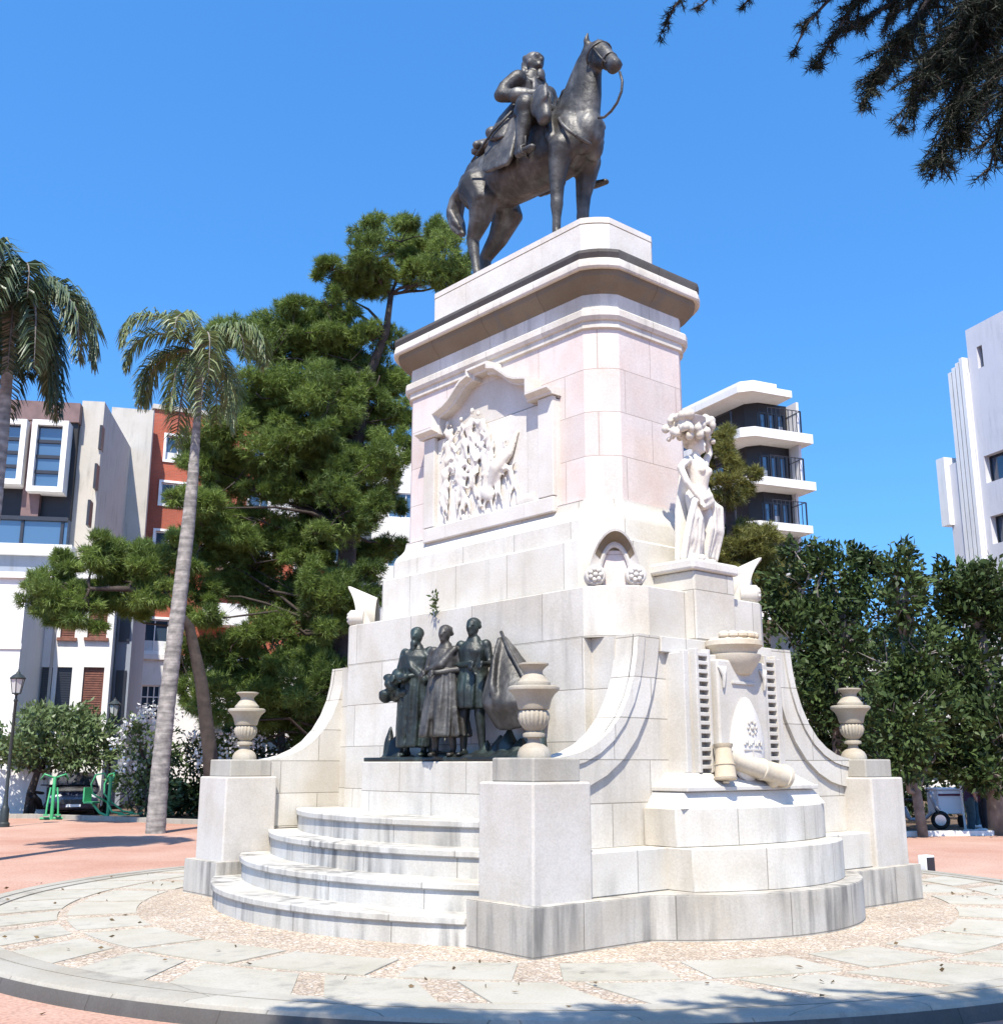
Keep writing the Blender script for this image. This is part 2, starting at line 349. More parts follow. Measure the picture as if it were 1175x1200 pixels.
# corner piers
for sx in (-1, 1):
    for sy in (-1, 1):
        def B(x0, x1, y0, y1, z0, z1): return MB().box(min(sx*x0, sx*x1), max(sx*x0, sx*x1), min(sy*y0, sy*y1), max(sy*y0, sy*y1), z0, z1)
        o = B(2.41, 3.14, 2.515, 3.267, .38, 1.44).build('corner_pier', M['pier'], mon, z0=.3, bevel=.02)
        B(2.40, BX, 2.462, BY+.002, -.1, .403).build('pier_plinth', M['plinth'], o, bevel=.012)
        B(2.455, 3.05, 2.60, 3.175, 1.438, 1.657).build('pier_cap', M['cap'], o, bevel=.015)
# swept slabs at the two ends
SW = [(1.345, 2.93), (1.375, 2.70), (1.43, 2.48), (1.52, 2.27), (1.65, 2.07), (1.81, 1.91), (1.99, 1.795), (2.19, 1.715), (2.33, 1.685), (2.50, 1.66)]
prof = [(-2.47, .78), (-2.47, 1.66)]+[(-x, z) for x, z in SW[::-1][1:]]+[(x, z) for x, z in SW[:-1]]+[(2.47, 1.66), (2.47, .78)]
for sg in (-1, 1):
    mb = MB(); mb.exty(prof, min(sg*2.62, sg*2.885), max(sg*2.62, sg*2.885)); sl_ = mb.build('swept_wall', M['wall'], mon, smooth=25, z0=.8)
    for sx in (-1, 1):       # raised band that follows the sweep
        mb = MB(); P = [Vector((x, z)) for x, z in SW]; inn = []
        for i, q in enumerate(P):
            d = (P[min(i+1, len(P)-1)]-P[max(i-1, 0)]).normalized(); nrm = Vector((d.y, -d.x))
            if nrm.x > 0: nrm = -nrm
            if i == 0: nrm = Vector((-1, 0))
            if i == len(P)-1: nrm = Vector((0, -1))
            inn.append(q+nrm*(.34 if i else .36))
        for i in range(len(P)-1):
            q = [P[i], P[i+1], inn[i+1], inn[i]]
        loop0, loop1 = [], []
        y0, y1 = sg*2.87, sg*2.95
        for d_a, d_b, yy in ((0., .30, y1), (.31, 1., y1-sg*.022)):     # outer flat band, then the hollow next to it
            lo = [[(sx*(P[i].lerp(inn[i], d_a)).x, y0, P[i].lerp(inn[i], d_a).y), (sx*(P[i].lerp(inn[i], d_a)).x, yy, P[i].lerp(inn[i], d_a).y),
                   (sx*(P[i].lerp(inn[i], d_b)).x, yy, P[i].lerp(inn[i], d_b).y), (sx*(P[i].lerp(inn[i], d_b)).x, y0, P[i].lerp(inn[i], d_b).y)] for i in range(len(P))]
            mb.loft(lo)
        mb.build('sweep_band', M['white'] if 0 else M['wall'], sl_, smooth=25, z0=.8)
    MB().box(-.985, .985, min(sg*2.872, sg*2.944), max(sg*2.872, sg*2.944), 2.76, 2.932).build('wall_ledge', M['wall'], sl_, bevel=.01)
# body between the slabs and the corners it leaves open
MB().box(-1.38, 1.38, -2.63, 2.63, 0, 2.929).build('recessed_core', M['block'], mon, z0=.18)
MB().box(-1.50, 1.50, -2.30, 2.30, 0, 2.931).build('central_block', M['block'], mon, z0=.18, bevel=.008)
octloft([(1.50, 2.80, .5, 2.93), (1.50, 2.80, .5, 3.475), (1.485, 2.785, .5, 3.49)]).build('upper_block', M['block'], mon, smooth=22, z0=.19)
MB().box(-2.08, -1.49, -1.95, 1.02, .9, 1.627).build('bronze_plinth', M['block'], mon, z0=.18, bevel=.012)
# steps
for i, (half, end, bul, z0, z1) in enumerate(((2.47, 3.23, 3.97, -.1, .245), (2.50, 2.86, 3.57, .2, .505), (2.60, 2.42, 3.15, .45, .772), (2.60, 2.02, 2.77, .72, 1.032))):
    st = None
    for j, (ov, a, b) in enumerate(((0., z0, z1-.075), (.035, z1-.075, z1))):
        pts = [(x_, y_) for y_, x_ in arc(half, end+ov, bul+ov, 30, sgn=-1)]
        pts = [(-1.42, -half)]+pts+[(-1.42, half)]
        mb = MB(); mb.prism(pts, a, b)
        o = mb.build('step' if j == 0 else 'tread', M['step'], mon if j == 0 else st, smooth=30, z0=z0, bevel=.0 if j == 0 else .014); st = st or o
# the two tiers above, sloping to the shaft
octloft([(1.20, 2.33, .40, 3.47), (1.20, 2.33, .40, 4.10), (1.18, 2.31, .40, 4.12)]).build('lower_tier', M['tier'], mon, smooth=22, z0=3.47)
octloft([(1.08, 2.21, .37, 4.11), (1.08, 2.21, .37, 4.37), (1.05, 2.19, .36, 4.43), (.99, 2.15, .35, 4.49), (.945, 2.12, .34, 4.55), (.93, 2.10, .33, 4.62), (.93, 2.10, .33, 4.645)]).build('upper_tier', M['tier'], mon, smooth=22, z0=4.05)
octloft([(.93, 2.09, .325, 4.64), (.93, 2.09, .325, 4.655), (.873, 2.065, .31, 4.66), (.873, 2.065, .31, 6.81)]).build('shaft', M['shaft'], mon, smooth=22, z0=4.64)
a_ = octloft([(.873, 2.065, .31, 6.80), (.905, 2.095, .315, 6.815), (.905, 2.095, .315, 6.90), (.93, 2.115, .32, 6.905), (.955, 2.14, .325, 6.95), (.955, 2.14, .325, 7.03), (.94, 2.13, .32, 7.045), (.885, 2.075, .31, 7.046), (.885, 2.075, .31, 7.27)])
en = a_.build('entablature', M['cornice'], mon, smooth=22)
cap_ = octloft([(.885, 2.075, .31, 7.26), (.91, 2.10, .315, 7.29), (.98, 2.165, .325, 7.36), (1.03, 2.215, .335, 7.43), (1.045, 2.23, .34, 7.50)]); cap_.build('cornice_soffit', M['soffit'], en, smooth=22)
octloft([(1.085, 2.262, .345, 7.498), (1.10, 2.275, .347, 7.52), (1.10, 2.275, .347, 7.575), (1.085, 2.262, .346, 7.625)]).build('cornice_band', M['cornice'], en, smooth=22)
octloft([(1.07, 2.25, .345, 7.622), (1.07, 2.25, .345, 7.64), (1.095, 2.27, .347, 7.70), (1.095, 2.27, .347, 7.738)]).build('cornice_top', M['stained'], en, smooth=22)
octloft([(.665, 1.80, .262, 7.735), (.665, 1.80, .262, 8.385)], .06).build('attic', M['white'], mon, smooth=22, z0=6.3)
octloft([(.645, 1.78, .26, 8.384), (.645, 1.78, .26, 8.398), (.668, 1.803, .263, 8.40), (.668, 1.803, .263, 8.478)], .06).build('attic_slab', M['white'], mon, smooth=22, z0=6.3)
# corner ornaments: overhanging horseshoe shells with rosettes
def acroterion(cx, cy, dx, dy):
    d = Vector((dx, dy, 0)).normalized(); tt = Vector((-d.y, d.x, 0)); c = Vector((cx, cy, 3.488))
    W_ = lambda t_, f_, z_: c+tt*(t_*.9)+d*(f_*.86)+Vector((0, 0, z_*.93))
    N = 26; loops = []
    for i in range(N+1):
        th = PI*i/N; cx_ = -math.cos(th); 
        t0 = cx_*(.33-.03*math.sin(th)); z0_ = .66*math.sin(th)**.85 if 0 < i < N else 0
        h = max(0, z0_/.66)
        f = .02+.24*h**2.5
        def S(k_, ff): return W_(t0*k_, ff, z0_*(1-(1-k_)*.62) if z0_ > 0 else 0)
        loops.append([S(1., f), S(.93, f-.005), S(.83, f*.55+.03), S(.70, .075), S(.62, .085), S(.54, .07), S(.54, -.25), S(1., min(f-.03, -.24+.46*h**1.25)), S(1.0, f-.015)])
    mb = MB(); mb.loft(loops); o = mb.build('corner_ornament', M['carve'], mon, smooth=40)
    mb = MB(); mb.loft([[(Vector(l[q_])+d*.004) for q_ in (1, 2, 3)]+[Vector(l[3])-d*.01, Vector(l[2])-d*.01, Vector(l[1])-d*.01] for l in loops[5:-5]]); mb.build('arch_soffit', M['soffit'], o, smooth=40)  # brown underside strip: staining plus the overhang's shade put into its colour
    for s_ in (-1, 1):
        mb = MB(); a0 = W_(s_*.245, .10, .13); a1 = W_(s_*.245, .165, .13)
        mb.tube([W_(s_*.245, -.1, .13), W_(s_*.245, .13, .13), W_(s_*.245, .15, .13)], [.115, .115, .10], 18)
        for q in range(7):
            an = 2*PI*q/7; mb.ell(W_(s_*.245+.062*math.cos(an), .155, .13+.062*math.sin(an)), (.03, .03, .03), n=8, k=5)
        mb.ell(W_(s_*.245, .16, .13), (.032, .032, .032), n=8, k=5)
        mb.build('rosette', M['carve'], o, smooth=40)
    mb = MB(); mb.obox(W_(0, -.03, .22), .165, .055, .20, tt); mb.build('ornament_panel', M['shaft'], o)
for sx in (-1, 1):
    for sy in (-1, 1): acroterion(sx*1.17, sy*2.47, sx*.9, sy*1.)
# statue pier on the right-hand face
sp = MB().box(-.36, .36, -2.92, -1.9, 2.934, 3.72).build('statue_pier', M['block'], mon, z0=.2, bevel=.02)
MB().box(-.42, .42, -2.955, -2.2, 3.722, 3.852).build('pier_top', M['white'], sp, bevel=.03)
# big carved panel on the left-hand face
pan = MB().box(-.935, -.86, -1.33, 1.30, 4.62, 6.02).build('relief_panel', M['white'], mon, z0=4.5, bevel=.008)
half = [(1.36, 6.06), (.90, 6.06), (.90, 6.29), (.86, 6.30), (.72, 6.335), (.58, 6.40), (.45, 6.50), (.33, 6.59), (.20, 6.63), (.135, 6.635), (.135, 6.70)]
path = [(y, z) for y, z in half]+[(-y, z) for y, z in half[::-1]]
mb = MB(); loops = []
for i, (y, z) in enumerate(path):
    p0, p1, p2 = Vector(path[max(i-1, 0)]), Vector((y, z)), Vector(path[min(i+1, len(path)-1)])
    d1 = (p1-p0).normalized() if i else (p2-p1).normalized(); d2 = (p2-p1).normalized() if i < len(path)-1 else d1
    n1, n2 = Vector((d1.y, -d1.x)), Vector((d2.y, -d2.x)); mv = (n1+n2).normalized(); mv = mv/max(.45, mv.dot(n1))
    loops.append([(X_, y+mv.x*o_, z+mv.y*o_) for X_, o_ in ((-.86, 0), (-1.04, 0), (-1.05, .025), (-1.065, .03), (-1.13, .06), (-1.13, .09), (-.86, .10))])
mb.loft(loops); mb.build('relief_moulding', M['white'], pan)
poly = [(1.30, 6.02), (1.30, 6.05)]+[(y, z) for y, z in half[1:]]+[(-y, z) for y, z in half[::-1][:-1]]+[(-1.33, 6.05), (-1.33, 6.02)]
mb = MB(); mb.extx([(y, z+.02) for y, z in poly], -.905, -.86); mb.build('relief_tympanum', M['white'], pan)
for y0, y1 in ((1.06, 1.30), (-1.33, -1.06)): MB().box(-1.0, -.93, y0, y1, 4.775, 6.055).build('relief_jamb', M['white'], pan, bevel=.01)
MB().box(-1.0, -.93, -1.325, 1.295, 4.575, 4.77).build('relief_sill', M['white'], pan, bevel=.012)
# the carved crowd
rg = random.Random(11); mb = MB(); mb.box(-.955, -.90, -1.05, 1.05, 4.75, 4.80)
def carvedman(y, z, s, lean):
    x = -.955-rg.uniform(0, .05)
    mb.tube([(x, y, z+.05), (x-.02, y+lean*.1, z+.55*s)], [(.05*s, .075*s), (.075*s, .105*s)], 10, round_=True)
    mb.ell((x-.05, y+lean*.16, z+.74*s), (.07*s, .07*s, .085*s))
    for q in (-1, 1):
        a = Vector((x-.03, y+lean*.1+q*.1*s, z+.55*s)); e_ = a+Vector((-.05, q*.07*s+rg.uniform(-.08, .08), rg.uniform(-.22, .12)*s)); h_ = e_+Vector((-.03, rg.uniform(-.16, .16)*s, rg.uniform(-.12, .2)*s))
        mb.tube([a, e_, h_], [.04*s, .032*s, .024*s], 8, round_=True)
        l0 = Vector((x, y+q*.05*s, z+.1)); l1 = l0+Vector((-.05, rg.uniform(-.1, .1), -.22*s)); l2 = l1+Vector((.03, rg.uniform(-.06, .06), -.22*s))
        mb.tube([l0, l1, l2], [.06*s, .045*s, .03*s], 8, round_=True)
for row, (z, n, y0, y1) in enumerate(((4.95, 7, .92, -.62), (5.22, 7, .90, -.45), (5.48, 6, .88, -.25), (5.72, 4, .75, .02))):
    for i in range(n):
        y = y0+(y1-y0)*(i+rg.uniform(.1, .7))/n; carvedman(y, z+rg.uniform(-.06, .1), rg.uniform(.52, .66), rg.uniform(-.8, .8))
mb.tube([(-1.0, .1, 4.95), (-1.05, -.05, 5.3), (-1.03, -.2, 5.75)], [.03, .04, .03], 8, round_=True)
mb.tube([(-1.0, -.1, 5.1), (-1.07, -.25, 5.35), (-1.02, -.5, 5.5), (-.97, -.62, 5.75)], [.05, .12, .08, .04], 10, round_=True)
mb.ell((-1.0, -.05, 5.05), (.08, .16, .10), (.5, 0, 0)); mb.box(-.985, -.93, -.95, -.62, 4.80, 4.9)
mb.v = [(-.93+(x_+.93)*.5, y_, z_) for x_, y_, z_ in mb.v]
sculpt('carved_figures', mb, M['marble'], pan, .021, 3)
# carved stele on the right-hand face: ladders, panel with oval shield, bowl bracket, cannon
ste = MB().box(-.86, .86, -3.10, -2.86, 1.50, 2.76).build('stele', M['carve'], mon, z0=1.5, bevel=.012)
def frus(x0, y0, z0, x1, y1, z1, back=-2.85):
    return MB().add([(-x0,y0,z0),(x0,y0,z0),(x0,back,z0),(-x0,back,z0),(-x1,y1,z1),(x1,y1,z1),(x1,back,z1),(-x1,back,z1)], [(0,3,2,1),(4,5,6,7),(0,1,5,4),(1,2,6,5),(2,3,7,6),(3,0,4,7)])
frus(1.24, -3.38, 1.165, 1.12, -3.30, 1.325).build('stele_foot', M['white'], ste, bevel=.008)
frus(1.14, -3.36, 1.33, 1.14, -3.36, 1.375).build('stele_foot_plate', M['carve'], ste, bevel=.008)
frus(1.10, -3.34, 1.376, .92, -3.16, 1.51).build('stele_slope', M['white'], ste, bevel=.008)
MB().box(-.43, .43, -3.24, -3.09, 1.50, 2.70).build('stele_panel', M['carve'], ste, bevel=.02)
for sx in (-1, 1):
    mb = MB(); x = sx*.60
    for xx in (-.10, .10): mb.box(x+xx-.022, x+xx+.022, -3.19, -3.09, 1.51, 2.80)
    for i in range(14): z = 1.55+i*.09; mb.box(x-.08, x+.08, -3.185, -3.09, z, z+.042)
    mb.build('carved_ladder', M['carve'], ste, bevel=.006)
    MB().box(sx*.82-.04, sx*.82+.04, -3.135, -3.08, 1.51, 2.78).build('pilaster_strip', M['carve'], ste, bevel=.008)
    mb = MB(); c = Vector((sx*.36, -3.25, 2.52))
    for k_ in range(3): mb.tube([c+Vector((-.05+.05*k_, 0, .09-.0*k_)), c+Vector((0, -.02, -.0)), c+Vector((0, -.01, -.12))], [.018, .022, .014], 7, round_=True)
    mb.build('carved_leaf', M['carve'], ste, smooth=40)
mb = MB(); mb.box(-.20, .20, -3.262, -3.235, 2.445, 2.475); mb.build('carved_rule', M['carve'], ste, bevel=.004); mb = MB(); mb.box(-.07, .07, -3.262, -3.235, 2.26, 2.285); mb.box(-.015, .02, -3.262, -3.235, 2.17, 2.27); mb.box(-.05, .08, -3.265, -3.235, 2.14, 2.18); mb.build('carved_mark', M['carve'], ste, bevel=.004)
loops = []          # shield: pointed egg, domed
for k_, (sc, yy) in enumerate(((1., -3.235), (1., -3.275), (.9, -3.305), (.6, -3.325), (.15, -3.335))):
    l_ = []
    for j in range(30):
        a = 2*PI*j/30; x = .27*math.sin(a)*(1-.18*math.cos(a)); z = .40*math.cos(a) if math.cos(a) < 0 else .44*math.cos(a)*(1+.1*math.cos(a)**6)
        l_.append((x*sc, yy, 1.82+z*sc))
    loops.append(l_)
mb = MB(); mb.loft(loops); mb.build('oval_shield', M['marble'], ste, smooth=50)
mb = MB()
for i in range(9): mb.tube([(-.14+.035*i, -3.335, 1.80+.02*math.sin(i*2.)), (-.14+.035*i+.01, -3.34, 1.83+.02*math.sin(i*2.))], .012, 6)
mb.box(-.15, .15, -3.34, -3.31, 1.74, 1.755); mb.box(-.008, .008, -3.34, -3.31, 1.56, 1.74)
for i in range(8): an = 2*PI*i/8; mb.ell((.07*math.cos(an), -3.335, 1.98+.07*math.sin(an)), (.02, .015, .02), n=6, k=4)
mb.ell((0, -3.34, 1.98), (.03, .02, .03), n=6, k=4)
mb.build('shield_device', M['carve'], ste, smooth=40)
mb = MB(); mb.lathe([(.05, 2.52), (.18, 2.56), (.25, 2.66), (.29, 2.725), (.30, 2.77), (.25, 2.78), (.27, 2.83), (.325, 2.87), (.325, 2.92), (.28, 2.935), (.24, 2.96), (.22, 2.965)], (.02, -3.12, 0), 30)
mb.build('stele_bowl', M['ornament'], ste, smooth=35)
mb = MB()
for i in range(7): an = -PI*(i+.5)/7; mb.ell((.02+.23*math.cos(an), -3.12+.23*math.sin(an), 2.98), (.065, .065, .045), n=8, k=5)
mb.build('carved_fruit', M['ornament'], ste, smooth=40)
def gun(name, a, b, r0, r1):
    a, b = Vector(a), Vector(b); L_ = lambda t_: a.lerp(b, t_)
    mb = MB(); mb.tube([L_(-.10), L_(-.06), L_(-.03), L_(0), L_(.06), L_(.07), L_(.40), L_(.41), L_(.44), L_(.45), L_(.88), L_(.93), L_(1.0), L_(1.01), L_(.98)],
        [r0*.25, r0*.35, r0*.2, r0*1.0, r0*1.08, r0*.98, r0*.9, r0*.98, r0*.98, r0*.88, r1, r1*1.15, r1*1.25, r1*.7, r1*.6], 18)
    return mb.build(name, M['ornament'], ste, smooth=35)
gun('carved_cannon', (.46, -3.42, 1.46), (-.40, -3.27, 1.66), .12, .085)
gun('carved_mortar', (-.50, -3.34, 1.44), (-.47, -3.30, 1.80), .115, .085)
MB().ell((.28, -3.36, 1.44), (.09, .09, .09)).build('carved_ball', M['ornament'], ste, smooth=True)
# ------------------------------------------------------------------ urns on the piers
def urn(x, y, label):
    k_ = .001047
    r0 = tag(empty('stone_urn', (x, y, 1.657)), label, 'urn', 'stone urns on the corner piers')
    P = lambda L_: [(r*k_, z*k_) for r, z in L_]
    MB().lathe(P([(150, -8), (152, 20), (146, 50), (128, 85), (95, 112), (70, 125), (58, 145), (56, 165), (66, 178), (98, 182), (102, 200), (98, 216), (70, 226), (60, 236)]), n=32).build('urn_foot', M['urn'], r0, smooth=40)
    mb = MB(); loops = []
    for r, z, lob in ((62, 232, 0), (95, 262, .06), (122, 300, .10), (136, 345, .12), (136, 385, .12), (122, 415, .08), (112, 424, 0)):
        loops.append([(k_*r*(1+lob*(abs(math.cos(9*2*PI*j/144))-.5))*math.cos(2*PI*j/144), k_*r*(1+lob*(abs(math.cos(9*2*PI*j/144))-.5))*math.sin(2*PI*j/144), z*k_) for j in range(144)])
    mb.loft(loops); mb.build('fluted_bowl', M['urn'], r0, smooth=40)
    MB().lathe(P([(110, 420), (138, 428), (145, 445), (150, 470), (165, 520), (190, 560), (218, 586), (224, 592), (232, 598), (236, 612), (232, 628), (215, 636), (150, 640)]), n=36).build('urn_body', M['urn'], r0, smooth=35)
    MB().lathe(P([(150, 638), (154, 655), (150, 672), (138, 680), (120, 705), (100, 732), (86, 745), (82, 765), (90, 785), (120, 815), (140, 828), (140, 842), (120, 846), (30, 838)]), n=32).build('urn_neck', M['urn'], r0, smooth=35)
    return r0
urn(-2.75, -2.86, 'tan stone urn nearest the camera, on the front corner pier beside the bronze group')
urn(-2.72, 2.86, 'tan stone urn on the left corner pier beside the curved steps')
urn(2.72, -2.86, 'tan stone urn on the right corner pier, backed by dark trees')
urn(2.72, 2.86, 'tan stone urn on the rear corner pier behind the monument')
# ================================================================== bronze rider on horseback
BZ = 8.478
eq = tag(empty('equestrian_statue', (0, 0, BZ)), 'dark bronze statue of a rider on a standing horse, on top of the stone pedestal', 'statue')
mb = MB()
# trunk: (y, z, half width, half height)
mb.tube([(0,-1.04,1.74),(0,-.84,1.78),(0,-.5,1.80),(0,-.1,1.76),(0,.35,1.77),(0,.8,1.84),(0,1.15,1.88),(0,1.40,1.86)],
        [(.26,.34),(.34,.49),(.38,.54),(.40,.49),(.41,.46),(.42,.48),(.38,.44),(.26,.31)], 22, round_=True)
for sx in (-1, 1):
    mb.ell((sx*.22,-.82,1.64), (.165,.27,.40), (.2,0,0)); mb.ell((sx*.13,-1.04,1.60), (.15,.15,.24)); mb.ell((sx*.24,1.02,1.78), (.20,.36,.44), (-.15,0,0))
mb.tube([(0,-.72,1.92),(0,-.86,2.15),(0,-.96,2.38),(-.01,-1.05,2.62),(-.02,-1.15,2.82),(-.03,-1.22,2.92)], [(.29,.49),(.25,.43),(.205,.36),(.17,.29),(.15,.22),(.125,.155)], 18, round_=True)
mb.tube([(-.03,-1.17,2.92),(-.045,-1.31,2.84),(-.06,-1.45,2.70),(-.075,-1.59,2.55),(-.085,-1.69,2.44)], [(.135,.15),(.145,.205),(.12,.165),(.095,.115),(.10,.10)], 16, round_=True)
mb.ell((-.05,-1.36,2.72), (.125,.16,.15)); mb.ell((-.085,-1.70,2.42), (.09,.08,.085)); mb.ell((-.08,-1.62,2.385), (.06,.09,.045), (.6,0,0))
for sx in (-1, 1):
    mb.tube([(-.03+sx*.085,-1.19,2.98),(-.03+sx*.105,-1.205,3.08),(-.03+sx*.10,-1.235,3.20)], [(.05,.045),(.055,.04),(.012,.012)], 8)
    mb.ell((-.05+sx*.125,-1.385,2.82), (.03,.045,.035)); mb.ell((-.085+sx*.075,-1.735,2.46), (.025,.03,.025))
    mb.tube([(-.05+sx*.10,-1.45,2.62),(-.06+sx*.09,-1.58,2.50)], [.03,.02], 6, round_=True)
# mane ridge
mb.tube([(0,-.55,2.36),(0,-.70,2.56),(-.02,-.84,2.74),(-.02,-.98,2.92),(-.03,-1.12,3.03)], [(.05,.07),(.05,.08),(.05,.08),(.05,.07),(.045,.06)], 8, round_=True)
mb.tube([(-.03,-1.15,3.04),(-.04,-1.30,2.98),(-.05,-1.38,2.90)], [.05,.045,.02], 8, round_=True)
for sx in (-1, 1):
    dy = 0. if sx < 0 else .03
    mb.tube([(sx*.27,-.82+dy,1.52),(sx*.28,-.76+dy,1.25),(sx*.275,-.715+dy,1.0),(sx*.27,-.705+dy,.76),(sx*.27,-.70+dy,.70),(sx*.265,-.69+dy,.5),(sx*.265,-.68+dy,.30),(sx*.265,-.71+dy,.20),(sx*.265,-.74+dy,.12)],
            [.20,.15,.11,.09,.095,.065,.062,.08,.07], 12, round_=True)
    mb.tube([(sx*.265,-.745+dy,.13),(sx*.265,-.77+dy,.0)], [.085,.115], 12)
    hy = .0 if sx < 0 else .36
    mb.tube([(sx*.27,1.02+hy*.4,1.66),(sx*.28,.86+hy*.25,1.36),(sx*.28,.98+hy*.6,1.08),(sx*.275,1.13+hy,.86),(sx*.27,1.12+hy,.76),(sx*.27,1.07+hy,.5),(sx*.27,1.03+hy,.30),(sx*.27,.98+hy*1.05,.19),(sx*.27,.95+hy*1.05,.12)],
            [.32,.24,.16,.105,.095,.07,.068,.085,.075], 12, round_=True)
    mb.ell((sx*.275,1.16+hy,.88), (.05,.06,.09))
    mb.tube([(sx*.27,.94+hy,.13),(sx*.27,.91+hy,.0)], [.085,.115], 12)
# muscle edges on shoulder and chest
mb.tube([(-.33,-.60,2.0),(-.39,-.70,1.7),(-.35,-.80,1.4)], [.06,.08,.05], 8, round_=True)
mb.tube([(.33,-.60,2.0),(.39,-.70,1.7),(.35,-.80,1.4)], [.06,.08,.05], 8, round_=True)
horse = sculpt('horse', mb, M['bronze'], eq, .024, 4)
mb = MB()
rt = random.Random(5)
for i in range(16):
    dx, dy, dz = rt.uniform(-.07,.07), rt.uniform(-.05,.05), rt.uniform(-.12,.1)
    mb.tube([(dx*.5,1.44,2.06),(dx,1.66+dy*.5,2.05),(dx*1.3,1.86+dy,1.90),(dx*1.5,1.93+dy,1.70+dz*.4),(dx*1.5,1.84+dy,1.50+dz),(dx,1.74+dy,1.36+dz)], [.06,.07,.07,.065,.05,.02], 8, round_=True)
sculpt('tail', mb, M['bronze_pale'], horse, .022, 2)
mb = MB()   # bridle straps and the hanging rein
def hoop(mb, c, r, ax, rad, n=20):
    ax = Vector(ax).normalized(); a = ax.orthogonal().normalized(); b = ax.cross(a)
    mb.tube([Vector(c)+a*(r[0]*math.cos(2*PI*i/n))+b*(r[1]*math.sin(2*PI*i/n)) for i in range(n+1)], rad, 6, cap=False)
hoop(mb, (-.075,-1.58,2.56), (.115,.115), (-.1,-.70,-.72), .014); hoop(mb, (-.05,-1.36,2.79), (.20,.165), (-.1,-.8,-.75), .014)
for sx in (-1, 1): mb.tube([(-.05+sx*.14,-1.36,2.86),(-.065+sx*.125,-1.48,2.66),(-.075+sx*.10,-1.60,2.48)], .014, 6)
mb.build('bridle', M['bronze'], horse, smooth=True)
mb = MB(); rp = [onx(u, v, -.16)-Vector((0, 0, BZ)) for u, v in ((726,84),(729,95),(728,107),(723,120),(716,130),(708,137),(701,138))]
mb.tube(rp, .019, 7); mb.build('rein', M['bronze'], horse, smooth=True)
mb = MB(); hoop(mb, (0,-.90,1.84), (.50,.335), (0,-.72,.55), .026, 30); mb.build('breast_strap', M['bronze_pale'], horse, smooth=True)
# saddle cloth, holsters, pad
mb = MB()
for sx in (-1, 1):
    pts = [(-.10,2.34),(.52,2.36),(.60,1.96),(.58,1.66),(.50,1.60),(.02,1.52),(-.06,1.60)]
    def side(y, z): return sx*(.36+.16*max(0, min(1, (2.36-z)/.5)))
    mb.loft([[(side(y, z)-sx*.02, y, z) for y, z in pts], [(side(y, z)+sx*.05, y, z) for y, z in pts]])
    mb.tube([(sx*.40,-.50,2.36),(sx*.50,-.66,2.16),(sx*.52,-.74,1.90)], [(.09,.13),(.11,.17),(.09,.13)], 12, round_=True)
    mb.tube([(sx*.42,-.46,2.42),(sx*.52,-.62,2.26),(sx*.57,-.70,2.10)], [(.07,.20),(.08,.23),(.05,.20)], 12, round_=True)
mb.tube([(0,-.42,2.36),(0,.1,2.32),(0,.62,2.36)], [(.42,.10),(.43,.12),(.44,.10)], 16, round_=True)
mb.tube([(-.40,.55,2.34),(0,.58,2.52),(.40,.55,2.34)], [(.10,.10),(.12,.13),(.10,.10)], 12, round_=True)
mb.tube([(-.40,.90,2.30),(-.2,.92,2.42),(0,.92,2.46),(.2,.92,2.42),(.40,.90,2.30)], [.07,.08,.09,.08,.07], 10, round_=True)
mb.box(-.34,.34,.5,1.12,2.26,2.36)
sculpt('saddle_cloth', mb, M['bronze_pale'], horse, .024, 4)
# rider
mb = MB()
mb.tube([(0,.12,2.44),(0,.13,2.62),(0,.10,2.82),(0,.06,3.02),(0,.03,3.14)], [(.25,.22),(.22,.19),(.25,.20),(.30,.20),(.22,.15)], 16, round_=True)
mb.tube([(0,.03,3.10),(0,.01,3.26)], [.11,.09], 10, round_=True)
mb.ell((-.02,-.01,3.40), (.125,.15,.175), (.12,0,.15)); mb.ell((-.03,-.15,3.385), (.03,.045,.05)); mb.ell((-.03,-.11,3.30), (.07,.06,.05)); mb.ell((-.03,-.13,3.45), (.10,.04,.03))
for sx in (-1, 1):
    mb.ell((-.03+sx*.05,-.135,3.42), (.022,.022,.018)); mb.ell((sx*.125-.02,.0,3.38), (.022,.04,.05))
    fl = .0 if sx < 0 else 1.
    mb.tube([(sx*.16,.10,2.44),(sx*.36,-.16,2.37),(sx*(.52+.10*fl),-.36,2.24)], [.19,.165,.125], 12, round_=True)
    mb.tube([(sx*(.52+.10*fl),-.36,2.24),(sx*(.535+.2*fl),-.31,1.98),(sx*(.53+.29*fl),-.24,1.66)], [.13,.115,.085], 12, round_=True)
    mb.tube([(sx*(.53+.29*fl),-.20,1.60),(sx*(.55+.29*fl),-.36,1.55),(sx*(.585+.28*fl),-.56-.02*fl,1.52)], [(.07,.07),(.075,.06),(.06,.045)], 10, round_=True)
    mb.tube([(sx*(.515+.1*fl),-.34,2.22),(sx*(.52+.1*fl),-.36,2.30)], [(.165,.15),(.17,.16)], 12, round_=True)      # boot top
    mb.ell((sx*.30,.05,3.04), (.14,.13,.13))
mb.tube([(-.33,.06,3.04),(-.46,.17,2.88),(-.52,.20,2.74)], [.12,.11,.10], 10, round_=True)
mb.tube([(-.52,.20,2.74),(-.42,-.04,2.66),(-.26,-.30,2.62)], [.105,.10,.075], 10, round_=True)
mb.ell((-.21,-.38,2.63), (.055,.075,.06), (0,0,.4))
mb.tube([(.33,.06,3.04),(.44,.05,2.85),(.45,.0,2.70)], [.12,.11,.10], 10, round_=True)
mb.tube([(.45,.0,2.70),(.34,-.22,2.68),(.18,-.42,2.72)], [.10,.095,.07], 10, round_=True)
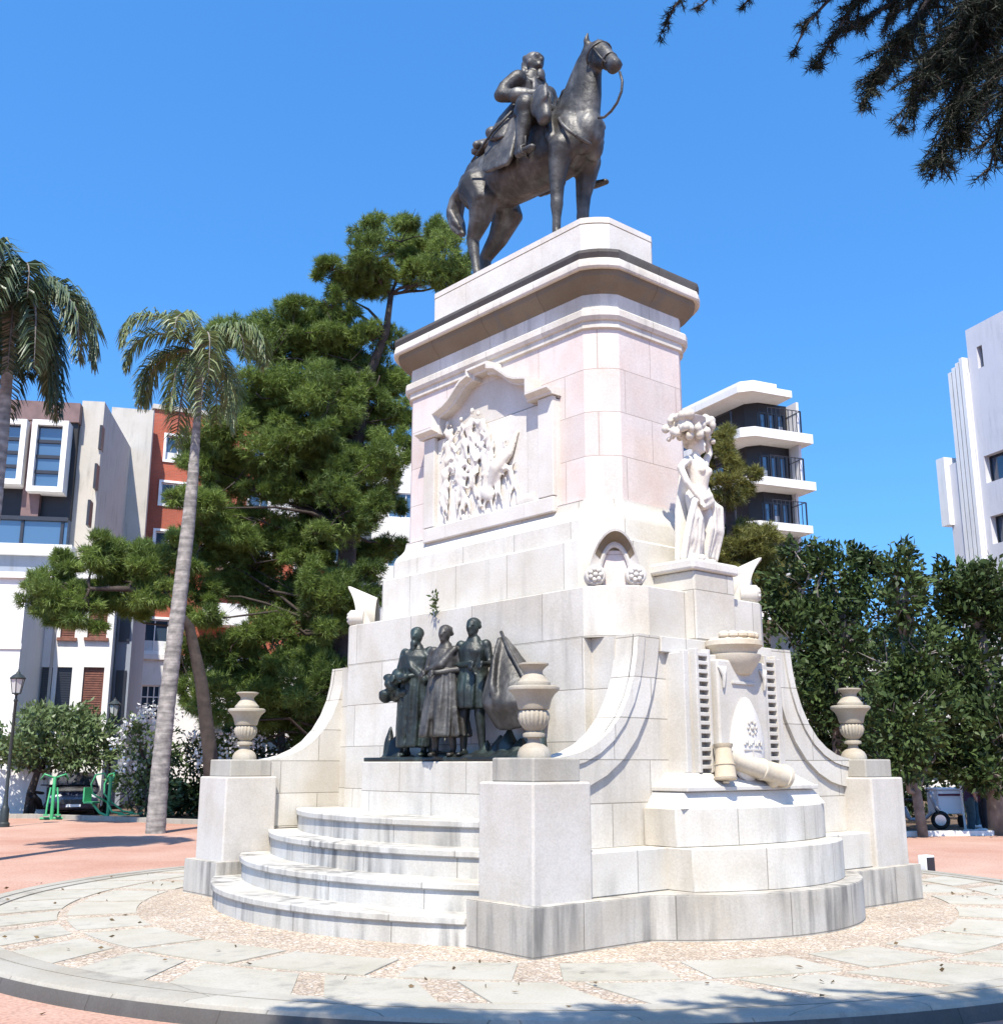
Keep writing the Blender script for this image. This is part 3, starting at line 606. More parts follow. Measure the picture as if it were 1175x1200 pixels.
mb.ell((.13,-.48,2.73), (.05,.07,.055))
for hx, hy, hz in ((-.21,-.38,2.63), (.13,-.48,2.73)):
    for q in range(4): mb.tube([(hx-.03+.02*q,hy-.04,hz+.03-.015*q),(hx-.02+.02*q,hy-.085,hz+.01-.015*q),(hx+.0+.02*q,hy-.075,hz-.035-.01*q)], [.016,.015,.012], 6, round_=True)
    mb.tube([(hx+.04,hy,hz+.03),(hx+.045,hy-.06,hz+.045)], [.017,.013], 6, round_=True)
rider = sculpt('rider', mb, M['bronze'], eq, .02, 3)
mb = MB(); rt = random.Random(9)       # long curled wig
for i in range(46):
    a = rt.uniform(-.2, PI+.2); zz = rt.uniform(3.12, 3.52); rr = .155 if zz < 3.4 else .13*math.sqrt(max(.05, 1-((zz-3.4)/.19)**2))+.02
    mb.ell((-.02+rr*math.cos(a), .03+rr*.95*math.sin(a)*.9, zz), (.05,.05,.06), n=8, k=6)
mb.ell((-.02,.03,3.46), (.14,.15,.13)); mb.tube([(-.02,.10,3.4),(0,.15,3.2),(0,.17,3.02)], [.12,.12,.07], 10, round_=True)
sculpt('wig', mb, M['bronze_pale'], rider, .018, 1)
mb = MB()       # coat: skirts over the thighs, sash, cuffs, lapels
for sx in (-1, 1):
    mb.tube([(sx*.20,.16,2.66),(sx*.34,.26,2.44),(sx*.48,.36,2.14)], [(.12,.16),(.10,.20),(.05,.20)], 12, round_=True)
    mb.tube([(sx*.10,-.10,3.06),(sx*.16,-.16,2.84),(sx*.14,-.14,2.62)], [(.05,.03),(.06,.035),(.05,.03)], 8, round_=True)
mb.tube([(-.28,.02,3.12),(-.05,-.17,2.88),(.20,-.06,2.62)], [.035,.035,.035], 8, round_=True)
hoop(mb, (0,.12,2.60), (.225,.255), (0,0,1), .045, 22)
mb.tube([(-.34,-.14,2.64),(-.42,-.04,2.66)], [.12,.125], 10, round_=True); mb.tube([(.26,-.32,2.70),(.34,-.22,2.68)], [.11,.115], 10, round_=True)
mb.ell((0,-.12,3.16), (.08,.05,.10))
sculpt('coat', mb, M['bronze_pale'], rider, .02, 2)
mb = MB(); mb.tube([(-.36,-.10,2.58),(-.55,.35,2.2),(-.62,.75,1.86)], [.022,.02,.016], 7); mb.tube([(-.34,-.16,2.62),(-.37,-.08,2.56)], [.04,.05], 7); mb.build('sword', M['bronze'], rider, smooth=True)
for sx in (-1, 1):
    mb = MB(); mb.tube([(sx*.50,-.32,1.98),(sx*.58,-.40,1.60)], .014, 6); mb.tube([(sx*.50,-.36,1.56),(sx*.505,-.37,1.46),(sx*.60,-.42,1.45),(sx*.655,-.40,1.47),(sx*.65,-.38,1.58),(sx*.58,-.38,1.64),(sx*.50,-.36,1.56)], .018, 6)
    mb.build('stirrup', M['bronze'], rider, smooth=True)
# ================================================================== bronze group over the steps
bg_ = tag(empty('bronze_group', (-1.8, -.25, 1.628)), 'dark green bronze group of three standing figures and a boat prow above the curved steps', 'statue')
OX, OY, OZ = -1.8, -.25, 1.628
def G(x, y, z): return (x-OX, y-OY, z-OZ)
mb = MB(); mb.box(OX-.25-OX, .30, -1.62, 1.30, 0, .05)
rt = random.Random(4)
for i in range(26):
    y = rt.uniform(-1.5, 1.2); mb.ell((rt.uniform(-.15,.2), y, .05), (rt.uniform(.07,.16), rt.uniform(.08,.2), rt.uniform(.03,.09)))
for y, h, r in ((1.17,.42,.09),(1.05,.30,.12),(.93,.22,.1),(-.95,.26,.14),(-1.1,.32,.16),(-1.3,.22,.16),(-.72,.22,.10),(-1.62,.36,.10)): mb.tube([(.05,y,0),(.06,y+.01,h*.6),(.07,y,h)], [r, r*.75, r*.25], 8, round_=True)
sculpt('rock_base', mb, M['bronze_green'], bg_, .024, 2)
def standing(name, x, y, h, lean, robe, bundle=None, mat='bronze_green', face=PI+.45, skirt=None, legsout=.08):
    """a standing person, feet at (x, y), facing -X turned by `face`"""
    s = h/1.62; mb = MB(); ca, sa = math.cos(face), math.sin(face)
    def T(f, l, z): return (x+f*s*1.0*(-1)*math.cos(face-PI)*-1 if 0 else x-f*s*math.cos(face-PI)+l*s*math.sin(face-PI), y-f*s*math.sin(face-PI)-l*s*math.cos(face-PI), .05+z*s)
    mb.tube([T(0,0,.86),T(.02,0,1.05),T(.02,0,1.22),T(0,0,1.36)], [(.125*s,.15*s),(.11*s,.135*s),(.125*s,.17*s),(.08*s,.11*s)], 14, round_=True)
    mb.tube([T(0,0,1.34),T(.02,0,1.44)], [.052*s,.048*s], 8, round_=True)
    mb.ell(T(.03,lean*.02,1.52), (.085*s,.075*s,.105*s)); mb.ell(T(.115,lean*.02,1.505), (.022*s,.018*s,.028*s)); mb.ell(T(.06,0,1.45), (.05*s,.05*s,.05*s)); mb.ell(T(.085,0,1.545), (.03*s,.06*s,.015*s))
    for q in (-1, 1):
        mb.tube([T(0,q*.085,.86),T(.03,q*.10,.48),T(0,q*(.10+legsout*.3),.10)], [.095*s,.065*s,.042*s], 10, round_=True)
        mb.tube([T(-.02,q*.11,.045),T(.13,q*.13,.03)], [(.045*s,.04*s),(.04*s,.025*s)], 8, round_=True)
        mb.ell(T(0,q*.165,1.31), (.065*s,.065*s,.065*s))
        if bundle:
            mb.tube([T(0,q*.18,1.31),T(.03,q*.235,1.07)], [.055*s,.045*s], 8, round_=True); mb.tube([T(.03,q*.235,1.07),T(.22,bundle[1]+q*.07,bundle[2])], [.045*s,.033*s], 8, round_=True)
            c = Vector(T(.25,bundle[1]+q*.06,bundle[2]))
        else:
            mb.tube([T(0,q*.18,1.31),T(-.02,q*.22,1.05),T(.08,q*.20,.84)], [.055*s,.045*s,.033*s], 8, round_=True); c = Vector(T(.10,q*.20,.78))
        mb.ell(c, (.035*s,.035*s,.045*s))
        for k_ in range(4): mb.tube([c+Vector((-.01,-.03+.02*k_,-.02)),c+Vector((-.035,-.03+.02*k_,-.05)),c+Vector((-.02,-.03+.02*k_,-.08))], [.011,.010,.008], 6, round_=True)
        mb.tube([c+Vector((-.02,.03,.0)),c+Vector((-.045,.035,-.03))], [.012,.009], 6, round_=True)
    o = sculpt(name, mb, M[mat], bg_, .017, 2)
    mb = MB(); loops = []
    for z, rx, ry in robe:
        rx *= 1.12; ry *= 1.12
        l_ = []
        for j in range(40):
            a = 2*PI*j/40; k_ = 1+.16*math.sin(7*a+z*2)*(1.38-z)+.09*math.sin(13*a+1+z*3)*(1.4-z); l_.append(T(rx*k_*math.cos(a), ry*k_*math.sin(a), z))
        loops.append(l_)
    mb.loft(loops)
    for j in range(15):
        a = 2*PI*j/15+rt.uniform(-.12, .12); zz = [r_ for r_ in robe if r_[0] < 1.1]
        if len(zz) > 1: mb.tube([T(rx*1.15*math.cos(a+.05*q_), ry*1.15*math.sin(a+.05*q_), z) for q_, (z, rx, ry) in enumerate(zz)], [.026*s*(1.25-.6*z) for z, *_ in zz], 6)
    if skirt:
        for fq in skirt: mb.tube([T(*p_) for p_ in fq[0]], [r_*s for r_ in fq[1]], 9, round_=True)
    sculpt('robe', mb, M[mat], o, .017, 1)
    mb = MB(); mb.ell(T(-.005,0,1.56), (.095*s,.088*s,.085*s))
    for i in range(10): a = rt.uniform(0, 2*PI); mb.ell(T(-.02+.07*math.cos(a)*.8,.075*math.sin(a),1.55+rt.uniform(-.05,.05)), (.03*s,.03*s,.035*s), n=8, k=5)
    sculpt('hair', mb, M[mat], o, .016, 1)
    return o
P1 = G(-1.86, .22, 0)
m1 = standing('man', P1[0], P1[1], 1.55, .5, [(.12,.15,.20),(.35,.155,.21),(.6,.155,.205),(.85,.16,.20),(1.05,.15,.19),(1.25,.15,.21),(1.35,.10,.13)], bundle=(1,-.13,.98),
   skirt=[([(0,.19,1.32),(.02,.25,1.0),(.0,.27,.55),(.0,.25,.1)],[.07,.09,.09,.07]), ([(.1,-.1,1.3),(.16,.02,1.1),(.12,.18,.95)],[.05,.05,.05])])
mb = MB(); mb.ell((P1[0]-.075,P1[1]-.036,1.40), (.045,.05,.06)); mb.ell((P1[0]-.085,P1[1]-.04,1.34), (.035,.04,.06)); sculpt('beard', mb, M['bronze_green'], m1, .015, 1)
mb = MB()
for i in range(14): mb.ell((P1[0]-.20+rt.uniform(-.06,.06), P1[1]+.13+rt.uniform(-.17,.17), .93+rt.uniform(-.16,.14)), (rt.uniform(.05,.1),rt.uniform(.06,.11),rt.uniform(.05,.09)))
mb.tube([(P1[0]-.12,P1[1]+.33,1.0),(P1[0]-.24,P1[1]+.14,.96),(P1[0]-.24,P1[1]-.10,.99)], [.05,.055,.05], 9, round_=True)
sculpt('bundle', mb, M['bronze_green'], bg_, .018, 1)
P2 = G(-1.98, -.50, 0)
standing('woman', P2[0], P2[1], 1.50, 0, [(.24,.235,.265),(.27,.235,.265),(.55,.20,.235),(.85,.16,.195),(1.02,.14,.165),(1.2,.145,.185),(1.34,.10,.12)], bundle=(1,-.12,1.02), mat='bronze',
   skirt=[([(.06,.16,1.32),(.16,.02,1.12),(.1,-.2,1.05)],[.05,.06,.05])])
P3 = G(-1.80, -.80, 0)
standing('boy', P3[0], P3[1], 1.57, 0, [(.55,.15,.17),(.75,.16,.185),(.95,.13,.155),(1.1,.13,.16),(1.25,.135,.18),(1.35,.09,.11)], bundle=(1,.16,1.06))
mb = MB()       # boat prow: a rounded bow rearing up, cut off below
loops = []
for t_ in np.linspace(0, 1, 16):
    z = 1.40-.98*t_; yc = -.97-.30*t_; wy = .03+.40*min(t_/.7, 1)**.85*(1 if t_ < .7 else 1-.9*(t_-.7)); wx = .03+.36*min(t_/.75, 1)**.9*(1 if t_ < .75 else 1-1.6*(t_-.75))
    loops.append([(.10-wx*max(-.3, math.cos(a_)), yc+wy*math.sin(a_), z-.10*math.cos(a_)*t_) for a_ in np.linspace(0, 2*PI, 30, endpoint=False)])
mb.loft(loops)
mb.tube([(.02,-.985,1.36),(-.14,-1.08,1.10),(-.27,-1.19,.80),(-.24,-1.27,.52)], [.03,.035,.04,.03], 8, round_=True)
hull = sculpt('boat_prow', mb, M['bronze'], bg_, .022, 6)
mb = MB(); mb.tube([(.06,-.97,1.44),(-.02,-1.20,1.20),(-.04,-1.44,.92),(-.06,-1.64,.66),(-.06,-1.70,.40)], [.02,.022,.024,.026,.026], 8); mb.build('gunwale', M['bronze'], hull, smooth=True)
mb = MB(); mb.tube([(P1[0]+.12,P1[1]-.22,1.34),(P1[0]+.1,P1[1]-.45,1.18),(P2[0]+.05,P2[1]+.2,1.05)], [.02,.02,.02], 7); mb.build('staff', M['bronze_green'], bg_, smooth=True)
# ================================================================== marble figure on the right-hand face
mf = tag(empty('marble_statue', (.05, -2.68, 3.853)), 'white marble draped female figure carrying a basket of fruit against the pedestal', 'statue')
mb = MB()
mb.tube([(0,0,.84),(.02,-.02,1.0),(.03,-.03,1.14),(.02,-.01,1.28),(.01,.02,1.38)], [(.17,.135),(.135,.11),(.155,.13),(.175,.125),(.09,.085)], 16, round_=True)
for sx in (-1, 1):
    mb.ell((.03+sx*.075,-.12,1.20), (.06,.06,.06)); mb.ell((.02+sx*.175,.0,1.33), (.065,.065,.065))
mb.tube([(.01,.02,1.36),(.03,.0,1.48)], [.055,.05], 10, round_=True)
mb.ell((.05,-.02,1.555), (.09,.105,.125), (0,0,-.2)); mb.ell((.06,-.115,1.545), (.016,.025,.03)); mb.ell((.055,-.085,1.485), (.045,.04,.04)); mb.ell((.058,-.10,1.585), (.06,.02,.012))
mb.tube([(.09,0,.86),(.11,-.09,.46),(.07,-.03,.10)], [.115,.08,.05], 12, round_=True); mb.tube([(-.09,0,.86),(-.06,-.03,.46),(-.03,.02,.10)], [.115,.08,.05], 12, round_=True)
mb.tube([(.07,.0,.05),(.08,-.17,.03)], [(.045,.045),(.045,.025)], 8, round_=True); mb.tube([(-.03,.05,.05),(-.05,-.12,.03)], [(.045,.045),(.045,.025)], 8, round_=True)
mb.tube([(-.17,.0,1.34),(-.36,-.02,1.20),(-.33,-.10,1.0)], [.06,.052,.045], 10, round_=True); mb.tube([(-.33,-.10,1.0),(-.24,-.17,.84),(-.19,-.19,.78)], [.045,.036,.032], 10, round_=True)
mb.tube([(.19,.0,1.34),(.29,-.02,1.50),(.20,-.04,1.72)], [.06,.05,.042], 10, round_=True)
for c in (Vector((-.17,-.20,.74)), Vector((.16,-.06,1.78))):
    mb.ell(c, (.035,.035,.045))
    for k_ in range(4): mb.tube([c+Vector((-.03+.02*k_,-.01,-.02)), c+Vector((-.03+.02*k_,-.035,-.05)), c+Vector((-.03+.02*k_,-.03,-.085))], [.012,.011,.009], 6, round_=True)
    mb.tube([c+Vector((.035,-.01,.0)), c+Vector((.045,-.04,-.03))], [.012,.010], 6, round_=True)
fig = sculpt('female_figure', mb, M['marble'], mf, .016, 2)
mb = MB(); mb.ell((.05,.0,1.60), (.10,.11,.10))
for i in range(22): a = rt.uniform(0, 2*PI); mb.ell((.05+.095*math.cos(a), .01+.10*math.sin(a)*(.9 if math.sin(a) > 0 else .75), 1.58+rt.uniform(-.03,.09)), (.03,.03,.035), n=8, k=5)
sculpt('hair', mb, M['marble'], fig, .015, 1)
mb = MB()       # drapery: falls from both hips in long folds, open over the legs
for i in range(9):
    x = -.46+.045*i; mb.tube([(-.20+.02*(i-4)*.3,-.14+.01*i,.80),(x*.75-.02,-.16+.02*(i % 3),.55),(x*.85-.04,-.13+.035*(i % 2),.28),(x-.02,-.10+.03*(i % 3),.02)], [.04,.045,.05,.05], 8, round_=True)
for i in range(8):
    x = .16+.035*i; mb.tube([(.15+.008*i,-.06+.01*i,1.0-.02*i),(.17+.028*i,-.12+.02*(i % 3),.75),(.19+.026*i,-.11+.035*(i % 2),.45),(x*.80,-.04+.03*(i % 3),.12-.005*i)], [.035,.05,.05,.035], 8, round_=True)
mb.tube([(.20,.02,.98),(.05,-.16,.86),(-.12,-.18,.80),(-.2,-.16,.78)], [.05,.06,.06,.045], 9, round_=True)
mb.tube([(.20,.04,.95),(.08,-.15,.80),(-.08,-.16,.72)], [.05,.07,.06], 9, round_=True)
mb.tube([(.0,.12,1.2),(0,.16,.7),(0,.16,.05)], [(.2,.06),(.27,.08),(.32,.08)], 12, round_=True)
sculpt('drapery', mb, M['marble'], fig, .018, 2)
mf.scale = (.85, .90, .93)
mb = MB(); mb.lathe([(.02,1.70),(.10,1.71),(.19,1.78),(.24,1.86),(.25,1.88),(.23,1.89)], (-.12,.02,0), 20)
bk = mb.build('basket', M['carve'], mf, smooth=35); mb = MB()
for i in range(120): mb.ell((-.10+rt.uniform(-.31,.36), rt.uniform(-.17,.17), 1.78+rt.uniform(-.18,.14)), (rt.uniform(.035,.07),)*3, n=8, k=5)
for i in range(4): a = rt.uniform(0, 2*PI); mb.tube([(-.08+.24*math.cos(a),.18*math.sin(a),1.92),(-.08+.33*math.cos(a),.24*math.sin(a),1.88),(-.08+.36*math.cos(a),.26*math.sin(a),1.76)], [.05,.045,.012], 6, round_=True)
sculpt('fruit', mb, M['carve'], bk, .016, 0)
mb = MB(); mb.ell((-.30,-.16,.04), (.08,.06,.05)); mb.ell((-.22,-.2,.04), (.06,.05,.05)); mb.box(-.36,.38,-.20,.22,-.01,.025); sculpt('figure_base', mb, M['marble'], mf, .018, 1)
# ================================================================== trees and plants
def palmbark():
    m, t, b = newmat('palm_bark'); tc = nd(t, 'ShaderNodeTexCoord'); mp = nd(t, 'ShaderNodeMapping'); mp.inputs['Scale'].default_value = (1.5, 1.5, 9.); t.links.new(tc.outputs['Object'], mp.inputs[0])
    n = nd(t, 'ShaderNodeTexNoise', Scale=1., Detail=6.); t.links.new(mp.outputs[0], n.inputs[0]); n2 = nd(t, 'ShaderNodeTexNoise', Scale=7., Detail=5.); t.links.new(tc.outputs['Object'], n2.inputs[0])
    c = mul(t, ramp(t, n.outputs[0], (.17, .155, .14), (.33, .30, .265), .35, .65), ramp(t, n2.outputs[0], (.6, .6, .6), (1.1, 1.1, 1.1), .3, .65)); t.links.new(c, b.inputs['Base Color']); b.inputs['Roughness'].default_value = .95
    bp = nd(t, 'ShaderNodeBump', Strength=.8, Distance=.03); t.links.new(n.outputs[0], bp.inputs['Height']); t.links.new(bp.outputs[0], b.inputs['Normal']); return m
M['bark_palm'] = palmbark()
M['bark_dark'] = plain('dark_bark', (.04, .03, .024), .95, var=.4, scale=4, bump=.6, bscale=10)
M['bark_grey'] = plain('grey_bark', (.16, .14, .12), .95, var=.35, scale=4, bump=.6, bscale=10)
M['pine'] = leafmat('pine_needles', (.04, .075, .014), (.21, .29, .06), .55, .32)
M['pine_olive'] = leafmat('olive_needles', (.06, .075, .015), (.22, .21, .05), .55, .28)
M['palm'] = leafmat('palm_leaf', (.06, .095, .03), (.27, .31, .13), .42, .22, .5)
M['palm_dark'] = leafmat('dark_palm_leaf', (.025, .05, .022), (.13, .165, .085), .42, .18, .5)
M['magnolia'] = leafmat('magnolia_leaf', (.012, .026, .008), (.066, .10, .028), .55, .10, .2)
M['bush'] = leafmat('bush_leaf', (.035, .07, .022), (.16, .215, .085), .45, .22)
M['hedge'] = leafmat('hedge_leaf', (.014, .03, .012), (.07, .105, .035), .45, .15)
M['blossom'] = leafmat('white_blossom', (.6, .6, .57), (.85, .85, .82), .6, .2)
M['cedar'] = leafmat('cedar_needles', (.004, .008, .005), (.018, .028, .012), .6, .05, .2)
M['weed'] = leafmat('weed_leaf', (.05, .08, .02), (.12, .15, .05), .5, .2)
def unit(a): return a/np.maximum(1e-9, np.linalg.norm(a, axis=-1, keepdims=True))
def clump_points(rg, c, r, n, sub=9, hollow=.55):
    """points crowded into small clumps inside an ellipsoid, thinner towards its middle"""
    c = np.array(c, float); r = np.array(r, float)
    d = unit(rg.normal(size=(sub, 3))); s = d*(hollow+(1-hollow)*rg.random((sub, 1))**.5)*r*.80
    s[:, 2] = np.where(s[:, 2] < 0, s[:, 2]*.75, s[:, 2])
    k = rg.integers(0, sub, n); wid = (.20+.18*rg.random(sub))[k, None]
    q = unit(rg.normal(size=(n, 3)))*rg.random((n, 1))**.45*wid*1.6*r+s[k]
    tone = (rg.random(sub)*.5)[k]
    return c+q, unit(q/r**2+np.array([0, 0, .25])), tone
def needles(rg, P, Dr, tone, L, wd, k=10, spread=.75):
    n = len(P); d = unit(np.repeat(Dr, k, 0)+spread*rg.normal(size=(n*k, 3)))
    b = np.repeat(P, k, 0)+rg.normal(size=(n*k, 3))*L*.12; ln = L*(.65+.5*rg.random((n*k, 1)))
    side = unit(np.cross(d, rg.normal(size=(n*k, 3))))*wd/2
    V = np.stack([b-side, b+side, b+d*ln], 1)
    return V, np.clip(np.repeat(tone+.35*rg.random(n), k)+.25*rg.random(n*k)-.05, 0, 1)
def leaves(rg, P, Dr, tone, L, wd, k=1, spread=.8, fold=.25):
    n = len(P)*k; d = unit(np.repeat(Dr, k, 0)+spread*rg.normal(size=(n, 3))); b = np.repeat(P, k, 0)+rg.normal(size=(n, 3))*L*.35*(k > 1)
    s = unit(np.cross(d, rg.normal(size=(n, 3)))); nn = np.cross(s, d); ln = L*(.7+.6*rg.random((n, 1))); w_ = wd*(.75+.5*rg.random((n, 1)))/2
    V = np.stack([b, b+d*ln*.45-s*w_+nn*w_*fold, b+d*ln, b+d*ln*.45+s*w_+nn*w_*fold], 1)
    return V, np.clip(np.repeat(tone, k)+.5*rg.random(n), 0, 1)
def branchwork(name, mat, paths, parent):
    mb = MB()
    for pts, rad in paths: mb.tube(pts, rad, 9 if max(rad) > .09 else 6)
    return mb.build(name, mat, parent, smooth=True, uv=False)
def wob(rg, a, b, n, amt):
    a, b = Vector(a), Vector(b); L = (b-a).length
    return [a.lerp(b, i/n)+Vector(rg.normal(size=3))*(amt*L*(0 if i in (0, n) else 1)) for i in range(n+1)]
def pads_tree(name, label, cat, seed, D, base, trunk, pads, mats, L=.30, wd=.03, dens=95, group=None, limb=.07, depth=1.2, k=11):
    rg = np.random.default_rng(seed); b = at(base[0], base[1], D); b.z = GZ
    root = tag(empty(name, b), label, cat, group); inv = -b
    tp = [at(u, v, D+dd)+inv for u, v, r, dd in trunk]; tr = [r for _, _, r, _ in trunk]; tp[0].z = -.1
    paths = [(tp, tr)]; Vs = []; Sh = []
    pads = list(pads)
    for (u, v, ru, rv, *rest) in list(pads):      # looser satellites round every pad
        for _ in range(3):
            a_ = rg.uniform(0, 2*PI); pads.append((u+ru*1.02*math.cos(a_), v+rv*1.05*math.sin(a_), ru*rg.uniform(.3, .55), rv*rg.uniform(.35, .65), (rest[0] if rest else 0)+rg.uniform(-.8, .8), rest[1] if len(rest) > 1 else 0., (u, v)))
    for (u, v, ru, rv, *rest) in pads:
        dd = rest[0] if rest else rg.uniform(-1, 1)*depth; ton = rest[1] if len(rest) > 1 else 0.  # negative tone darkens inner pads: the crown's inner shade put into needle colour
        c = at(u, v, D+dd)+inv; q = (D+dd)/1276*1.03; rx, rz = ru*q, rv*q
        if len(rest) > 2:
            o_ = at(rest[2][0], rest[2][1], D+dd)+inv; paths.append((wob(rg, o_, c-Vector((0, 0, rz*.3)), 3, .08), [limb*.4, limb*.3, limb*.2, limb*.1]))
        else:
            j = min(range(len(tp)), key=lambda i: (tp[i]-c).length+max(0, tp[i].z-c.z+.6)*1.6)
            paths.append((wob(rg, tp[j], c-Vector((0, 0, rz*.3)), 4, .05), [min(tr[j]*.6, limb*(1.2+rx*.25)), limb*.85, limb*.65, limb*.45, limb*.2]))
        for _ in range(4):
            e_ = c+Vector(rg.normal(size=3)).normalized()*rx*.7; e_.z = c.z+abs(rg.normal())*rz*.4
            paths.append((wob(rg, c-Vector((0, 0, rz*.3)), e_, 2, .08), [limb*.35, limb*.22, limb*.1]))
        n = int(dens*(rx*rx*rz)**(2/3.)*1.6)+30
        P, Dr, tn = clump_points(rg, c, (rx, rx*.95, rz), n, sub=max(6, int(7*rx)), hollow=.25)
        V, S = needles(rg, P, Dr, tn+ton, L, wd, k); Vs.append(V); Sh.append(S)
    branchwork('trunk', mats[0], paths, root)
    fast('crown', np.concatenate(Vs), None, np.concatenate(Sh), mats[1], root)
    return root
pads_tree('pine_tree', 'tall spreading pine behind the monument, the largest tree at left', 'tree', 21, 38, (392, 960),
  [(392,960,.42,0),(396,860,.40,0),(402,740,.36,0),(408,620,.31,0),(418,520,.25,0),(432,440,.19,0),(452,390,.14,0),(458,345,.10,0)],
  [(470,283,52,22),(432,305,46,24),(520,300,40,28),(402,338,30,27),(505,325,42,18),(447,330,30,16),(388,360,20,16),(545,318,16,18),
   (345,385,48,26),(315,412,55,34),(400,420,52,32),(445,440,42,36),(365,455,55,30),(300,460,48,26),(430,495,48,30),(375,510,50,26),(275,505,45,28),(325,535,52,26),(460,520,26,34),
   (275,565,42,26),(340,575,40,22),(300,612,46,20),(255,600,26,18),(235,640,34,24),(228,690,26,26),(265,660,36,28,1),(300,660,40,24),(215,780,20,24),(290,860,44,20,1),(410,860,20,30,1,-.2),(345,640,50,30,1,-.2),(300,690,40,24,1,-.15),(405,600,40,40,-1.5,-.15),(400,700,44,44,-1.5,-.2),(395,800,44,44,-1.5,-.2),(432,545,36,30,-1),(385,470,44,30,-1.2),(430,655,26,17,2.),(455,640,16,15,1.5),(385,390,50,30,1.5),(360,540,55,34,1.5,-.2),(330,480,55,30,1.5,-.1),(400,470,50,36,1.5,-.15),(250,545,34,18),(235,590,30,18),(400,560,45,30,1.5,-.25),(440,580,32,26,2,-.3),(380,620,48,34,2,-.3),(420,690,34,40,2.,-.3),(370,690,42,36,2,-.25),
   (270,765,38,24),(320,745,44,26),(365,780,44,28),(300,815,44,26),(390,735,30,30,1,-.2),(255,820,30,26),(345,840,50,24,1,-.2),(240,720,22,16)],
  (M['bark_dark'], M['pine']), dens=400, L=.25, wd=.026, k=13)
pads_tree('pine_tree', 'low sprawling pine limb before the white houses, left of the palm trunk', 'tree', 22, 34, (252, 965),
  [(252,965,.24,0),(246,880,.22,0),(236,800,.19,0),(222,735,.15,0),(195,700,.11,-.4),(150,690,.09,-.6),(105,690,.06,-.8)],
  [(72,700,34,20),(110,650,38,24),(150,668,38,22),(182,665,30,22),(62,675,24,16),(122,705,44,20),(178,700,32,18),(95,725,30,12),(205,640,16,14)],
  (M['bark_dark'], M['pine']), dens=400, L=.23, wd=.025, k=13, limb=.05, depth=.8)
pads_tree('pine_tree', 'olive green pine showing between the marble statue and the modern apartments', 'tree', 23, 40, (868, 955),
  [(868,955,.3,0),(866,800,.27,0),(860,680,.22,0),(854,580,.16,0),(846,500,.08,0)],
  [(856,535,20,24),(848,575,24,20),(872,560,15,15),(880,648,36,22),(908,672,30,24),(860,630,26,20),(895,700,30,24),(850,660,30,26),(835,530,20,20)],
  (M['bark_dark'], M['pine_olive']), dens=360, L=.26, wd=.028, k=12, limb=.05)
def leafy_tree(name, label, cat, seed, D, base, trunk, blobs, mats, L=.2, wd=.09, per=900, group=None, spread=.8, k=3):
    rg = np.random.default_rng(seed); b = at(base[0], base[1], D); b.z = GZ
    root = tag(empty(name, b), label, cat, group); inv = -b
    tp = [at(u, v, D+dd)+inv for u, v, r, dd in trunk]; tr = [r for *_, r, dd in trunk]; tp[0].z = -.1
    paths = [(tp, tr)]; Vs = []; Sh = []
    for (u, v, ru, rv, *rest) in blobs:
        dd = rest[0] if rest else rg.uniform(-.8, .8); c = at(u, v, D+dd)+inv; q = D/1276*1.03; rx, rz = ru*q, rv*q
        j = min(range(len(tp)), key=lambda i: (tp[i]-c).length+max(0, tp[i].z-c.z+.4)*1.5)
        paths.append((wob(rg, tp[j], c, 4, .06), [min(tr[j]*.6, .09), .065, .05, .03, .015]))
        for _ in range(6):
            e_ = c+Vector(rg.normal(size=3)).normalized()*rx*.85; paths.append((wob(rg, c, e_, 2, .1), [.022, .014, .006]))
        n = int(per*(rx*rx*rz)**(2/3.)/k)+20
        P, Dr, tn = clump_points(rg, c, (rx, rx*.9, rz), n, sub=max(8, int(9*rx)), hollow=.62)
        V, S = leaves(rg, P, Dr, tn, L, wd, k, spread); Vs.append(V); Sh.append(S)
    branchwork('trunk', mats[0], paths, root)
    fast('crown', np.concatenate(Vs), None, np.concatenate(Sh), mats[1], root)
    return root
GM = 'dark broadleaf trees right of the monument'
leafy_tree('magnolia_tree', 'dark glossy broadleaf tree directly behind the right urn', 'tree', 31, 33, (985, 965), [(985,965,.2,0),(983,900,.18,0),(980,830,.14,0),(985,760,.09,0)],
  [(940,690,40,44),(985,680,48,40),(930,760,44,50),(985,760,55,55),(1030,720,36,40),(945,830,44,40),(1000,840,50,46),(920,720,26,40),(1015,665,20,16),(960,655,24,16),(1002,648,9,10),(930,645,12,10),(952,640,8,8),(1022,655,7,10),(975,905,50,30),(940,880,30,30)], (M['bark_grey'], M['magnolia']), .22, .10, 1000, GM)
leafy_tree('magnolia_tree', 'dark broadleaf tree with thin leaning trunk near the white cart', 'tree', 32, 29.5, (1082, 980), [(1082,980,.13,0),(1074,930,.12,0),(1066,880,.10,0),(1062,820,.08,0),(1058,750,.05,0)],
  [(1060,700,26,50),(1040,780,40,50),(1080,770,40,48),(1060,840,50,40),(1050,670,14,22),(1062,652,7,12),(1058,640,4,8),(1075,690,8,10),(1090,830,36,36),(1030,860,34,34),(1095,880,40,22),(1050,895,40,16)], (M['bark_grey'], M['magnolia']), .20, .09, 1000, GM)
